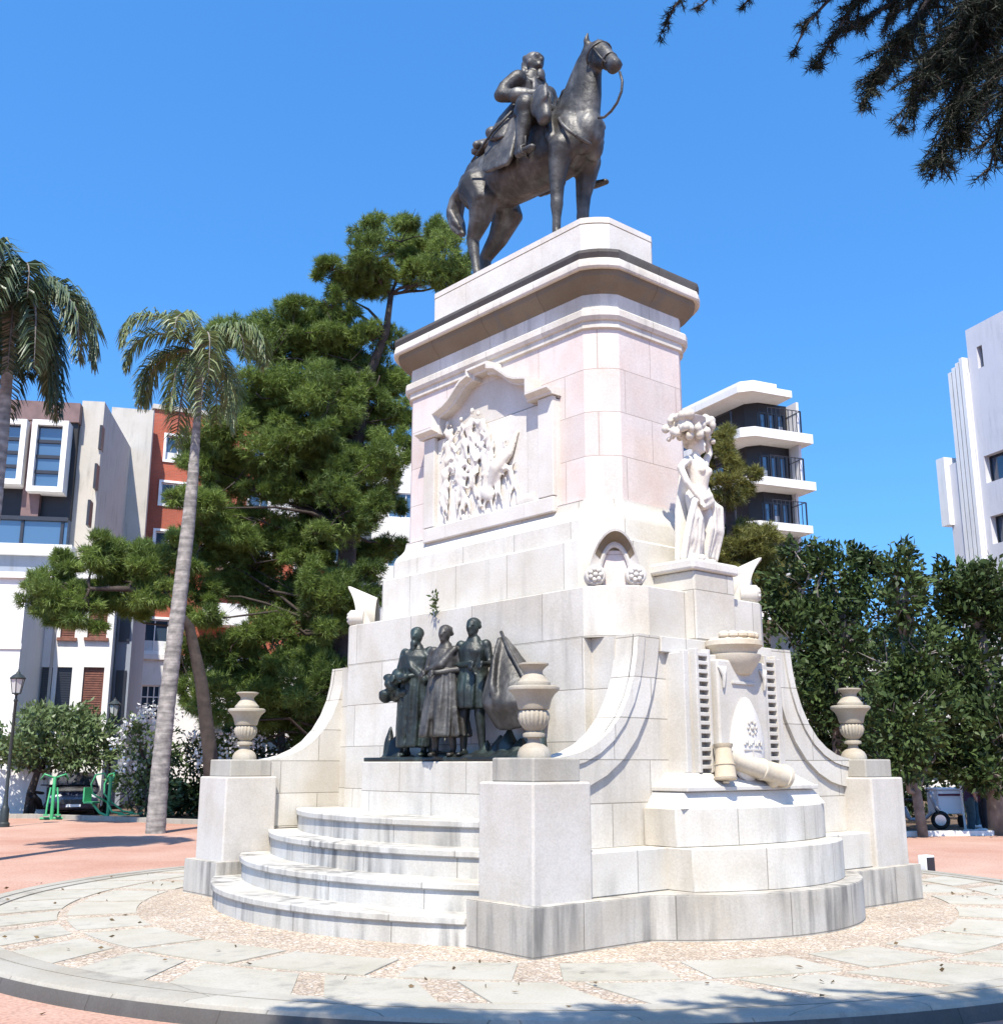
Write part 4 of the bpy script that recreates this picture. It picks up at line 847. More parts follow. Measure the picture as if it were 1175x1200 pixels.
leafy_tree('magnolia_tree', 'dark broadleaf tree at the right edge below the white tower', 'tree', 33, 31, (1168, 975), [(1168,975,.22,0),(1164,900,.2,0),(1158,820,.16,0),(1150,740,.1,0)],
  [(1130,710,36,40),(1160,700,38,34),(1120,780,40,50),(1165,780,46,56),(1110,690,16,24),(1098,682,6,9),(1104,668,5,9),(1125,668,8,9),(1140,672,10,9),(1135,860,44,44),(1175,860,44,46),(1185,720,40,50),(1110,845,30,34),(1160,905,44,20),(1120,898,30,14)], (M['bark_grey'], M['magnolia']), .21, .095, 1000, GM)
leafy_tree('round_tree', 'small round green tree in front of the low white wall at left', 'tree', 34, 41.5, (32, 957), [(32,957,.16,0),(36,930,.14,0),(44,905,.11,0),(55,885,.07,0)],
  [(30,870,40,34),(70,855,44,32),(105,870,34,36),(60,882,50,20),(20,885,30,18),(95,885,34,18),(120,875,20,26),(50,840,26,16)], (M['bark_dark'], M['bush']), .22, .09, 700)
leafy_tree('flowering_shrub', 'tall shrub with white blossoms left of the palm trunk', 'shrub', 35, 39, (172, 962), [(172,962,.08,0),(172,930,.07,0),(174,900,.05,0)],
  [(160,870,24,24),(185,880,24,28),(165,910,28,28),(190,920,22,26),(150,930,20,24),(178,945,28,18)], (M['bark_dark'], M['bush']), .22, .09, 520)
leafy_tree('flowering_shrub', 'dark shrub with white blossoms between the palm trunk and the left urn', 'shrub', 36, 40, (240, 962), [(240,962,.08,0),(240,930,.07,0),(244,890,.05,0)],
  [(222,880,20,26),(250,870,26,24),(280,880,24,24),(230,920,24,26),(262,915,28,28),(300,880,18,20),(215,945,20,16),(250,950,30,14)], (M['bark_dark'], M['hedge']), .22, .09, 420)
leafy_tree('dark_tree', 'dark leafy tree filling the gap behind the left urn', 'tree', 37, 45, (330, 955), [(330,955,.2,0),(330,880,.17,0),(328,800,.1,0)],
  [(300,700,44,40),(350,720,40,40),(280,800,40,34),(330,790,44,40),(375,810,34,50),(300,850,46,26),(350,860,44,30),(240,790,26,34),(390,870,24,40)], (M['bark_dark'], M['hedge']), .26, .11, 420)
leafy_tree('dark_tree', 'dark tree mass behind the broadleaf trees at right, between their trunks', 'tree', 38, 44, (1030, 950), [(1030,950,.25,0),(1030,880,.2,0),(1035,800,.12,0)],
  [(960,800,50,44),(1030,780,50,50),(1100,790,50,50),(1160,800,44,50),(960,870,50,34),(1030,870,54,34),(1100,880,50,26),(1160,880,44,26),(1000,740,40,30),(1080,740,30,20)], (M['bark_dark'], M['hedge']), .3, .13, 420)
for sh, pts in ((bpy.data.objects['flowering_shrub'], [(150,850),(165,838),(185,845),(195,855),(140,870),(148,895),(200,840),(175,832)]), (bpy.data.objects['flowering_shrub.001'], [(228,862),(242,870),(255,858),(268,866),(280,872),(262,884),(290,862),(232,888),(246,895),(300,870),(272,895)])):
    rg = np.random.default_rng(len(pts)); Vs = []; Sh = []
    for u, v in pts:
        c = at(u, v, 38.2)-sh.location; n = 26
        P = np.array(c)+rg.normal(size=(n, 3))*np.array([.16, .16, .13]); V, S = leaves(rg, P, unit(rg.normal(size=(n, 3))), np.zeros(n), .13, .10, 2, 1.); Vs.append(V); Sh.append(S)
    fast('blossom', np.concatenate(Vs), None, np.concatenate(Sh), M['blossom'], sh)
# palms
def palm(label, seed, D, trunk, crown, n, L, mat, droop=1., lf=.62, group='feathery palms at left'):
    rg = np.random.default_rng(seed); b = at(trunk[0][0], trunk[0][1], D); b.z = GZ
    root = tag(empty('palm_tree', b), label, 'palm', group); inv = -b
    tp = [at(u, v, D)+inv for u, v, r in trunk]; tp[0].z = -.1; tr = [r for _, _, r in trunk]
    # resample with ring scars
    P, Q = [], []
    for i in range(len(tp)-1):
        m_ = 14
        for j in range(m_): t_ = j/m_; P.append(tp[i].lerp(tp[i+1], t_)); Q.append((tr[i]*(1-t_)+tr[i+1]*t_)*(1+.045*(j % 2)))
    P.append(tp[-1]); Q.append(tr[-1]); mb = MB(); mb.tube(P, Q, 14); mb.build('trunk', M['bark_palm'], root, smooth=True, uv=False)
    c = at(crown[0], crown[1], D)+inv; mb = MB(); Vs = []; Sh = []
    mb.tube([tp[-1], c, c+Vector((0, 0, .5))], [tr[-1]*1.1, tr[-1]*1.25, .08], 10)
    for i in range(n):
        az = 2*PI*i/n*1.0+rg.uniform(-.25, .25)+(i % 3)*.3; el = rg.uniform(.15, 1.15) if i % 4 else rg.uniform(-.5, .2); Lf = L*rg.uniform(.8, 1.1)
        h = Vector((math.cos(az), math.sin(az), 0)); pts = []; p = c.copy(); a = el; m_ = 12
        for j in range(m_+1):
            pts.append(p.copy()); p = p+(h*math.cos(a)+Vector((0, 0, math.sin(a))))*(Lf/m_); a -= droop*(.10+.26*(j/m_)**1.0)*rg.uniform(.85, 1.15)
            a = max(a, -1.45)
        mb.tube(pts, [.045*(1-.8*j/m_) for j in range(m_+1)], 5)
        tw = rg.uniform(.3, .9); k = 230; sgn = np.where(np.arange(k) % 2, 1., -1.); tt = .10+.90*np.arange(k)/k; tt = tt+rg.normal(size=k)*.008
        A = np.array([list(x) for x in pts]); idx = np.clip((tt*m_).astype(int), 0, m_-1); fr = np.clip(tt*m_-idx, 0, 1)[:, None]
        B_ = A[idx]*(1-fr)+A[idx+1]*fr; T_ = unit(A[idx+1]-A[idx]); sd = unit(np.cross(T_, [0, 0, 1.])); up = np.cross(sd, T_)
        ll = (lf*np.sin(np.clip(tt, .12, 1)*PI*.86+.25)**.7)[:, None]*rg.uniform(.8, 1.15, (k, 1))
        d1 = unit(sd*sgn[:, None]*.75+T_*.55+up*rg.uniform(-.3, .45, (k, 1))); mid = B_+d1*ll*.45; d2 = unit(d1+np.array([0, 0, -1.25])*rg.uniform(.6, 1.3, (k, 1))); tip = mid+d2*ll*.6
        wv = unit(np.cross(d1, [0, 0, 1.])+rg.normal(size=(k, 3))*.4)*.021
        V = np.stack([B_-wv*.6, B_+wv*.6, mid+wv, mid-wv], 1); V2 = np.stack([mid-wv, mid+wv, tip+wv*.15, tip-wv*.15], 1)
        s_ = np.clip(rg.random()*.45+rg.random(k)*.55, 0, 1); Vs += [V, V2]; Sh += [s_, s_]
    cr = mb.build('crown', M['bark_grey'], root, smooth=True, uv=False)
    fast('fronds', np.concatenate(Vs), None, np.concatenate(Sh), mat, cr)
    return root
palm('slender feathery palm with a full grey ringed trunk left of the monument', 41, 30.5, [(182,978,.25),(187,910,.225),(195,830,.215),(207,730,.20),(220,620,.18),(226,560,.15),(231,490,.10),(234,430,.09)], (234,412), 18, 2.85, M['palm'], 1.15, .72)
palm('dark drooping palm crown at the left edge of the picture', 42, 22, [(-62,1010,.2),(-48,880,.18),(-28,740,.16),(-8,600,.14),(4,500,.11),(10,415,.10)], (10,352), 30, 2.6, M['palm_dark'], 1.35, .62)
# weed in the joint over the bronze group
wl = onx(513, 720, -1.5); wd_ = tag(empty('weed', wl), 'small green weed growing from a joint above the bronze group', 'plant'); rg = np.random.default_rng(8)
mb = MB(); mb.tube([(.05,0,-.03),(-.04,.0,.08),(-.05,.01,.24)], [.008,.007,.003], 5); mb.build('stem', M['weed'], wd_, uv=False)
P = np.array([[-.045, .0, .0+.26*i/60] for i in range(60)])+rg.normal(size=(60, 3))*.02; V, S = leaves(rg, P, unit(rg.normal(size=(60, 3))+[-.6, 0, .5]), np.zeros(60), .07, .03); fast('leaves', V, None, S, M['weed'], wd_)
# cedar whose branches hang into the picture at the top right (its trunk stands outside the frame)
rg = np.random.default_rng(51)
cb = CAM+cR*6.2+Vector((cF.x, cF.y, 0)).normalized()*.6; cb.z = GZ
ced = tag(empty('cedar_tree', cb), 'dark cedar branches hanging into the top right corner of the picture', 'tree'); inv = -cb
top = Vector((0, 0, 11.)); paths = [([Vector((0, 0, -.1)), Vector((.05, 0, 3)), Vector((0, .1, 6)), top], [.36, .30, .24, .1])]; Vs = []; Sh = []
def spray(pts, dens, rad, L=.042):
    """needle tufts along a hanging twig and along its side twigs"""
    for i in range(len(pts)-1):
        a, b = pts[i], pts[i+1]; n = max(2, int((b-a).length*dens)); f = i/(len(pts)-1)
        for _ in range(n):
            t_ = rg.random(); p = a.lerp(b, t_); r_ = rad*(1-.75*(f+t_/(len(pts)-1)))
            d = Vector(rg.normal(size=3)); d.z = -abs(d.z)*.5+.1; e_ = p+d.normalized()*r_*(.4+.8*rg.random())+(b-a).normalized()*r_*.8
            m_ = max(3, int((e_-p).length*60)); q = np.array([list(p.lerp(e_, j/m_)) for j in range(m_+1)])
            paths.append(([p, e_], [.004, .002]))
            V, S = needles(rg, q, np.repeat(np.array([list((e_-p).normalized())]), m_+1, 0), np.zeros(m_+1), L, .0036, 12, 1.1); Vs.append(V); Sh.append(S)
def twig(px, d0, d1, dens=26, rad=.28, r=.012):
    n = len(px); pts = [at(u, v, d0+(d1-d0)*i/(n-1))+inv for i, (u, v) in enumerate(px)]
    paths.append((pts, [r*(1-.8*i/(n-1)) for i in range(n)])); spray(pts, dens, rad); return pts
tops = []
for px, d0, d1, dens, rad in (([(1190,-60),(1150,30),(1125,110),(1098,192)], 6.2, 5.8, 60, .34), ([(1120,-60),(1075,20),(1040,70),(1008,122)], 6.4, 6.1, 46, .26), ([(1060,-60),(1010,-10),(985,30),(955,78)], 6.6, 6.3, 34, .20),
   ([(1170,-30),(1110,50),(1080,100),(1053,148)], 6.0, 5.8, 46, .24), ([(1250,20),(1195,90),(1170,150),(1160,196)], 5.6, 5.5, 40, .26), ([(1150,-60),(1090,0),(1060,50),(1033,92)], 6.8, 6.6, 46, .26),
   ([(1020,-60),(975,-5),(945,28),(926,68)], 6.9, 6.7, 16, .12), ([(850,-60),(812,-20),(790,8),(772,44)], 7., 6.9, 20, .12), ([(870,-60),(845,-25),(828,0),(815,12)], 7.1, 7., 16, .10), ([(1230,-40),(1160,20),(1130,60),(1110,95)], 6.4, 6.2, 56, .32),
   ([(1240,30),(1190,60),(1150,110),(1128,165)], 6.0, 5.9, 50, .28), ([(1110,-50),(1050,0),(1010,25),(975,40)], 7.2, 7.1, 40, .24), ([(1200,-50),(1140,10),(1100,60),(1072,120)], 6.9, 6.7, 50, .28), ([(900,-50),(885,-20),(876,0),(870,8)], 7., 6.9, 12, .08)):
    tops.append(twig(px, d0*.66, d1*.66, dens*1.7, rad*.66))
for t_ in tops:        # limbs that carry the twigs
    a = t_[0]; paths.append((wob(rg, Vector((0, 0, min(10.5, a.z+.6))), a, 4, .03), [.06, .045, .035, .022, .013]))
for gx, gy, h, sp in ((390,1196,5.6,.62),(345,1200,5.8,.5),(690,1199,5.6,.55),(640,1206,5.7,.5),(880,1196,5.8,.5),(960,1192,5.9,.7),(1050,1190,6.,.7),(1120,1186,6.1,.6),(450,1208,5.7,.5),(1010,1205,5.9,.7),(1165,1190,6.,.6),(760,1212,5.8,.5),(540,1212,5.7,.5)):
    while True:         # high enough to stay above the top of the picture
        q_ = onz(gx, gy-13, 0.)+SUN*(h/SUN.z)-CAM; zf = q_.dot(cF)
        if zf < .3 or FPX*q_.dot(cU)/zf > 600+FPX*1.0/zf: break
        h += .25
    g0 = onz(gx, gy-13, 0.)+SUN*(h/SUN.z)+inv      # boughs over the photographer's head: their shadows fall on the kerb
    a = Vector((0, 0, min(10.6, g0.z+.9))); pts = wob(rg, a, g0, 5, .03); paths.append((pts, [.06, .05, .04, .03, .02, .01]))
    for _ in range(9):
        e_ = g0+Vector(rg.normal(size=3))*sp*.55; e_.z = g0.z-abs(rg.normal())*.25; tw = wob(rg, pts[-2].lerp(g0, rg.random()), e_, 3, .06); paths.append((tw, [.012, .009, .006, .003])); spray(tw, 44, .24, .07)
branchwork('trunk', M['bark_dark'], paths, ced)
fast('needles', np.concatenate(Vs), None, np.concatenate(Sh), M['cedar'], ced)
# ================================================================== buildings round the square
def brickmat(name, c1, c2, mort):
    m, t, b = newmat(name); tc = nd(t, 'ShaderNodeTexCoord'); br = nd(t, 'ShaderNodeTexBrick', Scale=1.); br.inputs['Brick Width'].default_value = .25; br.inputs['Row Height'].default_value = .075; br.inputs['Mortar Size'].default_value = .008
    br.inputs['Color1'].default_value = (*c1, 1); br.inputs['Color2'].default_value = (*c2, 1); br.inputs['Mortar'].default_value = (*mort, 1); t.links.new(tc.outputs['UV'], br.inputs[0])
    n = nd(t, 'ShaderNodeTexNoise', Scale=.5, Detail=5.); t.links.new(tc.outputs['Object'], n.inputs[0])
    t.links.new(mul(t, br.outputs['Color'], ramp(t, n.outputs[0], (.8, .8, .8), (1.1, 1.1, 1.1), .35, .65)), b.inputs['Base Color']); b.inputs['Roughness'].default_value = .9; return m
M['redbrick'] = brickmat('red_brick', (.42, .085, .04), (.34, .07, .035), (.32, .16, .11))
M['render_grey'] = stone('grey_render', (.50, .47, .415), 60, 60, .5, 0., warm=(.93, .92, .9))
M['white_paint'] = stone('white_paint', (.74, .735, .71), 60, 60, .25, 0., warm=(.95, .94, .92))
M['lilac_paint'] = stone('pale_tower_paint', (.60, .595, .61), 60, 60, .2, 0., warm=(.95, .95, .96))  # greyer than white: shade of the tower's left face put into the colour
M['blue_grey'] = stone('blue_grey_render', (.26, .29, .34), 60, 60, .4, 0., warm=(.95, .95, .97))
M['dark_clad'] = plain('dark_cladding', (.005, .004, .005), .5, var=.3, scale=2)
M['brown_clad'] = plain('brown_cladding', (.14, .085, .08), .7, var=.25, scale=2)
M['black_metal'] = plain('black_metal', (.018, .018, .022), .4, var=.2)
M['shutter'] = plain('brown_shutter', (.17, .065, .04), .6, var=.25, scale=6)
M['frame_w'] = plain('white_frame', (.75, .74, .72), .5, var=.05)
M['frame_d'] = plain('dark_frame', (.02, .022, .028), .4, var=.1)
M['glass'] = glassmat('window_glass', (.035, .055, .085)); M['glass_blue'] = glassmat('blue_glass', (.05, .10, .17))
M['curtain'] = plain('curtain', (.55, .56, .56), .8, var=.1)
class Facade:
    """a vertical wall plane: O on the ground at its left end, t along it, n out of it"""
    def __init__(s, O, t): s.O = Vector((O.x, O.y, GZ)); s.t = Vector((t.x, t.y, 0)).normalized(); s.n = Vector((s.t.y, -s.t.x, 0))
    def sz(s, u, v):
        d = ray(u, v); k = (s.O-CAM).dot(s.n)/d.dot(s.n); p = CAM+d*k-s.O; return p.dot(s.t), p.z
    def p(s, a, z, o=0.): q = s.t*a+s.n*o; return Vector((q.x, q.y, z))
    def box(s, mb, s0, s1, z0, z1, o0, o1):
        return mb.obox(s.p((s0+s1)/2, (z0+z1)/2, (o0+o1)/2), abs(s1-s0)/2, abs(o1-o0)/2, abs(z1-z0)/2, s.t)
cRh = Vector((cR.x, cR.y, 0)).normalized(); cFh = Vector((cF.x, cF.y, 0)).normalized()
def dirn(r, f): return (cRh*r+cFh*f).normalized()
def pierced(F, S0, S1, Z0, Z1, holes, depth=.28):
    """front skin with real openings and reveals"""
    mb = MB(); ss = sorted({S0, S1, *[h[0] for h in holes], *[h[1] for h in holes]}); zz = sorted({Z0, Z1, *[h[2] for h in holes], *[h[3] for h in holes]})
    for a, b in zip(ss, ss[1:]):
        for c, d in zip(zz, zz[1:]):
            if any(h[0] < (a+b)/2 < h[1] and h[2] < (c+d)/2 < h[3] for h in holes): continue
            mb.add([F.p(a, c), F.p(b, c), F.p(b, d), F.p(a, d)], [(0, 1, 2, 3)])
    for a, b, c, d in holes:
        for p, q in (((a, c), (b, c)), ((b, c), (b, d)), ((b, d), (a, d)), ((a, d), (a, c))):
            mb.add([F.p(*p), F.p(*q), F.p(q[0], q[1], -depth), F.p(p[0], p[1], -depth)], [(0, 1, 2, 3)])
    return mb
def window(F, par, a, b, c, d, frame='frame_w', pane='glass', cols=2, rows=1, fw=.07, o=-.12, surround=None, curtain=0.):
    mb = MB(); 
    for x0, x1, z0, z1 in ((a, b, c, c+fw), (a, b, d-fw, d), (a, a+fw, c+fw, d-fw), (b-fw, b, c+fw, d-fw)): F.box(mb, x0, x1, z0, z1, o-.05, o+.03)
    for i in range(1, cols): x = a+(b-a)*i/cols; F.box(mb, x-fw*.35, x+fw*.35, c+fw, d-fw, o-.04, o+.02)
    for i in range(1, rows): z = c+(d-c)*i/rows; F.box(mb, a+fw, b-fw, z-fw*.35, z+fw*.35, o-.035, o+.015)
    f = mb.build('window', M[frame], par, uv=False)
    mb = MB(); F.box(mb, a+.01, b-.01, c+.01, d-.01, o-.16, o-.045); mb.build('pane', M[pane], f, uv=False)
    if curtain:
        mb = MB(); F.box(mb, a+fw, b-fw, c+fw, c+(d-c)*curtain, o-.044, o-.042); mb.build('curtain', M['curtain'], f, uv=False)
    if surround:
        mb = MB(); k = surround
        for x0, x1, z0, z1 in ((a-k, b+k, d, d+k), (a-k, b+k, c-k, c), (a-k, a, c, d), (b, b+k, c, d)): F.box(mb, x0, x1, z0, z1, -.02, .07)
        mb.build('surround', M['frame_w'], f, uv=False)
    return f
def root_at(F, name, label): r = tag(empty(name, F.O), label, 'building'); return r
def inb(F, r):                     # parts are built relative to the building's corner
    return r
# --- red brick apartment house
O = at(150, 895, 58); F = Facade(O, dirn(.90, .43)); r = root_at(F, 'brick_building', 'red brick apartment house with white framed windows and a bare grey side wall'); r.location.z = 0; F.O.z = GZ
ztop = F.sz(196, 484)[1]; zb = F.sz(170, 770)[1]; W_ = F.sz(420, 700)[0]
hol = []
for (u0, u1, v0, v1) in ((195, 222, 513, 545), (189, 217, 568, 596), (182, 213, 625, 655), (166, 196, 728, 768)):
    (a, z1), (b, z0) = F.sz(u0, v0), F.sz(u1, v1); hol.append((a, b, z0, z1))
dz = 3.0
w0 = [h for h in hol]
for k_ in range(2):
    for h in w0[:3]: hol.append((h[0]+4.6*(k_+1), h[1]+4.6*(k_+1), h[2], h[3]))
skin = pierced(F, 0, W_, zb, ztop, hol); skin.build('wall', M['redbrick'], r)
mb = MB(); F.box(mb, .02, W_, 0, ztop-.02, -13, -.30); mb.build('side_wall', M['render_grey'], r)
mb = MB(); F.box(mb, 0, .021, 0, ztop, -13, -.0); F.box(mb, -.1, W_+.1, ztop, ztop+.25, -13.1, .12); F.box(mb, .0, 5., ztop+.25, ztop+1.3, -12.9, -4.5); mb.build('parapet', M['render_grey'], r)
for i, h in enumerate(hol): window(F, r, *h, cols=2, surround=.12, curtain=.35 if i % 3 == 0 else 0)
gh = [(F.sz(158, 825)[0], F.sz(187, 825)[0], F.sz(170, 848)[1], F.sz(170, 806)[1]), (5.5, 8.2, .3, 3.0), (10, 12.5, .3, 3.0)]
pierced(F, 0, W_, 0, zb-.25, gh).build('ground_floor', M['white_paint'], r)
mb = MB(); F.box(mb, -.08, W_, zb-.25, zb, -.2, .16); mb.build('string_course', M['white_paint'], r)
for h in gh: window(F, r, *h, frame='frame_w', cols=4, rows=3)
def air_con(F, r, a, z, d=Vector((0, 0, 0))):
    mb = MB(); F.box(mb, a-.42, a+.42, z-.28, z+.28, .06, .42); mb.v = [tuple(Vector(p_)+d) for p_ in mb.v]; b = mb.build('air_conditioner', M['white_paint'], r, bevel=.02)
    mb = MB(); q = F.p(a-.08, z, .43)+d; n_ = 16; mb.tube([q-F.n*.02, q+F.n*.01], .2, n_); mb.build('fan_grille', M['frame_d'], b, uv=False)
for a, z in ((3.3, 9.), (3.3, 15.2), (8.2, 12.)): air_con(F, r, a, z)
# balconies that show through the pine
for (u, v, wd) in ((258, 668, 2.4), (258, 735, 2.4), (330, 610, 2.2)):
    a, z = F.sz(u, v); mb = MB(); F.box(mb, a-wd/2, a+wd/2, z-.16, z, 0, 1.3); bal = mb.build('balcony', M['white_paint'], r)
    mb = MB(); F.box(mb, a-wd/2, a+wd/2, z, z+.95, 1.2, 1.29); mb.build('balustrade', M['white_paint'], bal)
# --- pale apartment block behind the pine
O = at(428, 895, 66); F = Facade(O, dirn(.97, .24)); r = root_at(F, 'apartment_building', 'pale blue and white apartment block glimpsed between the pine and the pedestal'); r.location.z = 0
zt = F.sz(455, 525)[1]; Wd = 18.; hol = [(1.+3.4*i, 3.2+3.4*i, 1.0+3.1*j, 2.6+3.1*j) for i in range(5) for j in range(int((zt-1)//3.1))]
pierced(F, 0, Wd, 0, zt, hol).build('wall', M['white_paint'], r); mb = MB(); F.box(mb, .01, Wd-.01, 0, zt-.01, -12, -.3); mb.build('rear_block', M['blue_grey'], r)
for h in hol[:12]: window(F, r, *h, pane='glass_blue', cols=2)
for h in hol[12:]: window(F, r, *h, pane='glass_blue', cols=2)
# --- dark modern house at the far left, with white box windows
O = at(-60, 895, 50); F = Facade(O, dirn(.985, .17)); r = root_at(F, 'modern_house', 'dark modern building with tall white framed box windows at the far left'); r.location.z = 0
zt = F.sz(60, 478)[1]; Wd = F.sz(86, 560)[0]; zg = F.sz(30, 612)[1]
mb = MB(); F.box(mb, -14, Wd, zg, zt, -12, 0); mb.build('wall', M['dark_clad'], r)
mb = MB(); F.box(mb, -14, Wd+.05, zt-F.sz(60, 478)[1]+F.sz(60, 498)[1], zt+.1, -12, .15); mb.build('cornice', M['brown_clad'], r)
for (u0, u1, v0, v1) in ((44, 78, 502, 586), (-8, 30, 500, 577), (-62, -28, 500, 575)):
    a, z1 = F.sz(u0, v0); b, z0 = F.sz(u1, v1); mb = MB(); k = .22
    for x0, x1, c, d in ((a, b, z0, z0+k), (a, b, z1-k, z1), (a, a+k, z0+k, z1-k), (b-k, b, z0+k, z1-k)): F.box(mb, x0, x1, c, d, 0, .9)
    bay = mb.build('bay_window', M['white_paint'], r)
    for i in range(4):
        c = z0+k+(z1-z0-2*k)*i/4; d = z0+k+(z1-z0-2*k)*(i+1)/4; mb = MB(); F.box(mb, a+k, b-k, c, d, .55, .6); mb.build('pane', M['glass_blue'], bay, uv=False)
        mb = MB(); F.box(mb, a+k, b-k, d-.07, d+.07, .55, .68) if i < 3 else F.box(mb, a+k, b-k, z1-k-.05, z1-k, .55, .66); mb.build('glazing_bar', M['frame_d'], bay, uv=False)
for u in (38, -18): a = F.sz(u, 590)[0]; mb = MB(); F.box(mb, a-.35, a+.35, zg, F.sz(40, 500)[1], .0, .35); mb.build('pilaster', M['brown_clad'], r)
zl = F.sz(30, 643)[1]; mb = MB(); F.box(mb, -14, Wd, zl, zg, -12, .25); mb.build('glass_band', M['glass_blue'], r, uv=False)
mb = MB(); 
for i in range(14): x = Wd-.2-1.6*i; F.box(mb, x-.06, x+.06, zl, zg, .25, .33)
F.box(mb, -14, Wd, zg-.12, zg+.05, .2, .4); mb.build('glazing_bar', M['frame_d'], r, uv=False)
zk = F.sz(30, 656)[1]; mb = MB(); F.box(mb, -14, Wd+.3, zk, zl-.01, -12, .5); mb.build('ledge', M['white_paint'], r)
mb = MB(); F.box(mb, -14, Wd+.1, 0, zk-.01, -12, .2); mb.build('lower_wall', M['blue_grey'], r)
mb = MB(); F.box(mb, Wd, Wd+.95, 0, zt+.4, -17, -.4); mb.build('flank_wall', M['render_grey'], r)
Gr = Facade(at(96, 895, 56.5), dirn(.96, .27)); dr = Gr.O-F.O; dr.z = 0; mb = MB(); Gr.box(mb, 0, Gr.sz(149, 895)[0], 0, at(135, 484, 57.5).z, -1.2, 0); mb.v = [tuple(Vector(p_)+dr) for p_ in mb.v]; mb.build('rear_flank', M['render_grey'], r)
q0 = F.p(Wd+.95, 0, -.4); G_ = Facade(F.O+q0, -F.n)
for u, v in ((120, 518), (114, 563), (106, 606)):
    a, z = G_.sz(u, v); mb = MB(); G_.box(mb, a-.32, a+.32, z-.55, z+.55, -.1, .006); mb.v = [tuple(Vector(p_)+q0) for p_ in mb.v]; mb.build('slot_window', M['black_metal'], r, uv=False)
# --- white houses in front of it
O = at(-70, 895, 44); F = Facade(O, dirn(.99, .12)); r = root_at(F, 'white_house', 'plain white house front at the far left, behind the street lamp'); r.location.z = 0
zt = F.sz(15, 682)[1]; Wd = F.sz(22, 780)[0]; mb = MB(); F.box(mb, -8, Wd, 0, zt, -8, 0); mb.build('wall', M['white_paint'], r); mb = MB(); F.box(mb, -8.1, Wd+.12, zt, zt+.22, -8, .15); mb.build('parapet', M['white_paint'], r)
mb = MB(); F.box(mb, -8, Wd+.04, F.sz(10, 762)[1]-.1, F.sz(10, 762)[1]+.1, 0, .06); mb.build('string_course', M['white_paint'], r)
O = at(30, 895, 46); F = Facade(O, dirn(.97, .24)); r = root_at(F, 'white_house', 'white two storey house with brown shutters, left of the brick building'); r.location.z = 0
zt = F.sz(100, 683)[1]; Wd = F.sz(128, 800)[0]; hol = []
for (u0, u1, v0, v1) in ((74, 87, 706, 752), (106, 124, 700, 752), (67, 79, 786, 850), (98, 117, 786, 850), (44, 56, 786, 850)): (a, z1), (b, z0) = F.sz(u0, v0), F.sz(u1, v1); hol.append((a, b, z0, z1))
pierced(F, 0, Wd, 0, zt, hol).build('wall', M['white_paint'], r); mb = MB(); F.box(mb, .01, Wd-.01, 0, zt-.02, -9, -.3); mb.build('rear_block', M['white_paint'], r)
mb = MB(); F.box(mb, -.1, Wd+.1, zt, zt+.3, -9, .2); mb.build('cornice', M['white_paint'], r)
mb = MB(); x = F.sz(62, 760)[0]; F.box(mb, x-.05, x+.05, 0, zt, 0, .1); mb.build('drain_pipe', M['render_grey'], r)
for i, (a, b, c, d) in enumerate(hol):
    mb = MB(); F.box(mb, a, b, c, d, -.2, -.12); 
    for q in range(int((d-c)/.09)): F.box(mb, a+.05, b-.05, c+.03+.09*q, c+.085+.09*q, -.12, -.10)
    f = mb.build('shutter' if i not in (2, 4) else 'door', M['shutter'] if i not in (2, 4) else M['frame_d'], r, uv=False)
    if i < 2: mb = MB(); F.box(mb, a-.1, b+.1, c-.12, c, -.02, .14); mb.build('sill', M['shutter'], f, uv=False)
mb = MB(); F.box(mb, Wd+.02, Wd+.62, 0, zt-.4, -8, -1.2); mb.build('side_recess', M['blue_grey'], r)
mb = MB(); F.box(mb, Wd+.12, Wd+.52, F.sz(132, 850)[1], F.sz(132, 787)[1], -1.2, -1.14); mb.build('side_window', M['frame_d'], r, uv=False); mb = MB(); F.box(mb, Wd+.12, Wd+.52, F.sz(132, 752)[1], F.sz(132, 705)[1], -1.2, -1.14); mb.build('side_window', M['frame_d'], r, uv=False)
# --- modern apartments at right: slabs round a corner
O = at(903, 895, 46); tl, trr = dirn(-.459, .888), dirn(.936, .351); F = Facade(O, trr); FL = Facade(O+tl*16, -tl)
r = root_at(F, 'modern_apartments', 'modern apartment block with white balcony slabs and black glazed walls'); r.location.z = 0
def corner_slab(ln, lf, out, z0, z1, mat, name, par, back=0.):
    """plate round the corner: ln along the right face, lf along the left face, `out` beyond the walls"""
    nl, nr = FL.n, F.n; A = Vector((0, 0, 0)); k_ = (nl+nr)*out; a = A+k_; bR = trr*ln+nr*out; bL = tl*lf+nl*out; iR = trr*ln-nr*6.; iL = tl*lf-nl*6.+trr*6
    cut = .4; a1 = a+tl*cut; a2 = a+trr*cut
    poly = [bL, a1, a2, bR, iR, iL]; mb = MB(); mb.loft([[(p.x, p.y, z0) for p in poly], [(p.x, p.y, z1) for p in poly]]); return mb.build(name, mat, par)
zl = [F.sz(889, v)[1] for v in (622, 570, 514, 463)]; zh = [F.sz(889, v)[1] for v in (613, 560, 503, 446)]
fz = lambda z: CAM.z+(z-CAM.z)*.962
zl = [fz(z) for z in zl]; zh = [fz(z) for z in zh]; h_ = zl[1]-zl[0]; zl = [zl[0]-h_*2, zl[0]-h_]+zl; zh = [zh[0]-h_*2, zh[0]-h_]+zh
lenR = F.sz(925, 560)[0]-.9
corner_slab(lenR+.75, 14.5, .25, GZ, zl[0], M['render_grey'], 'lower_storeys', r)
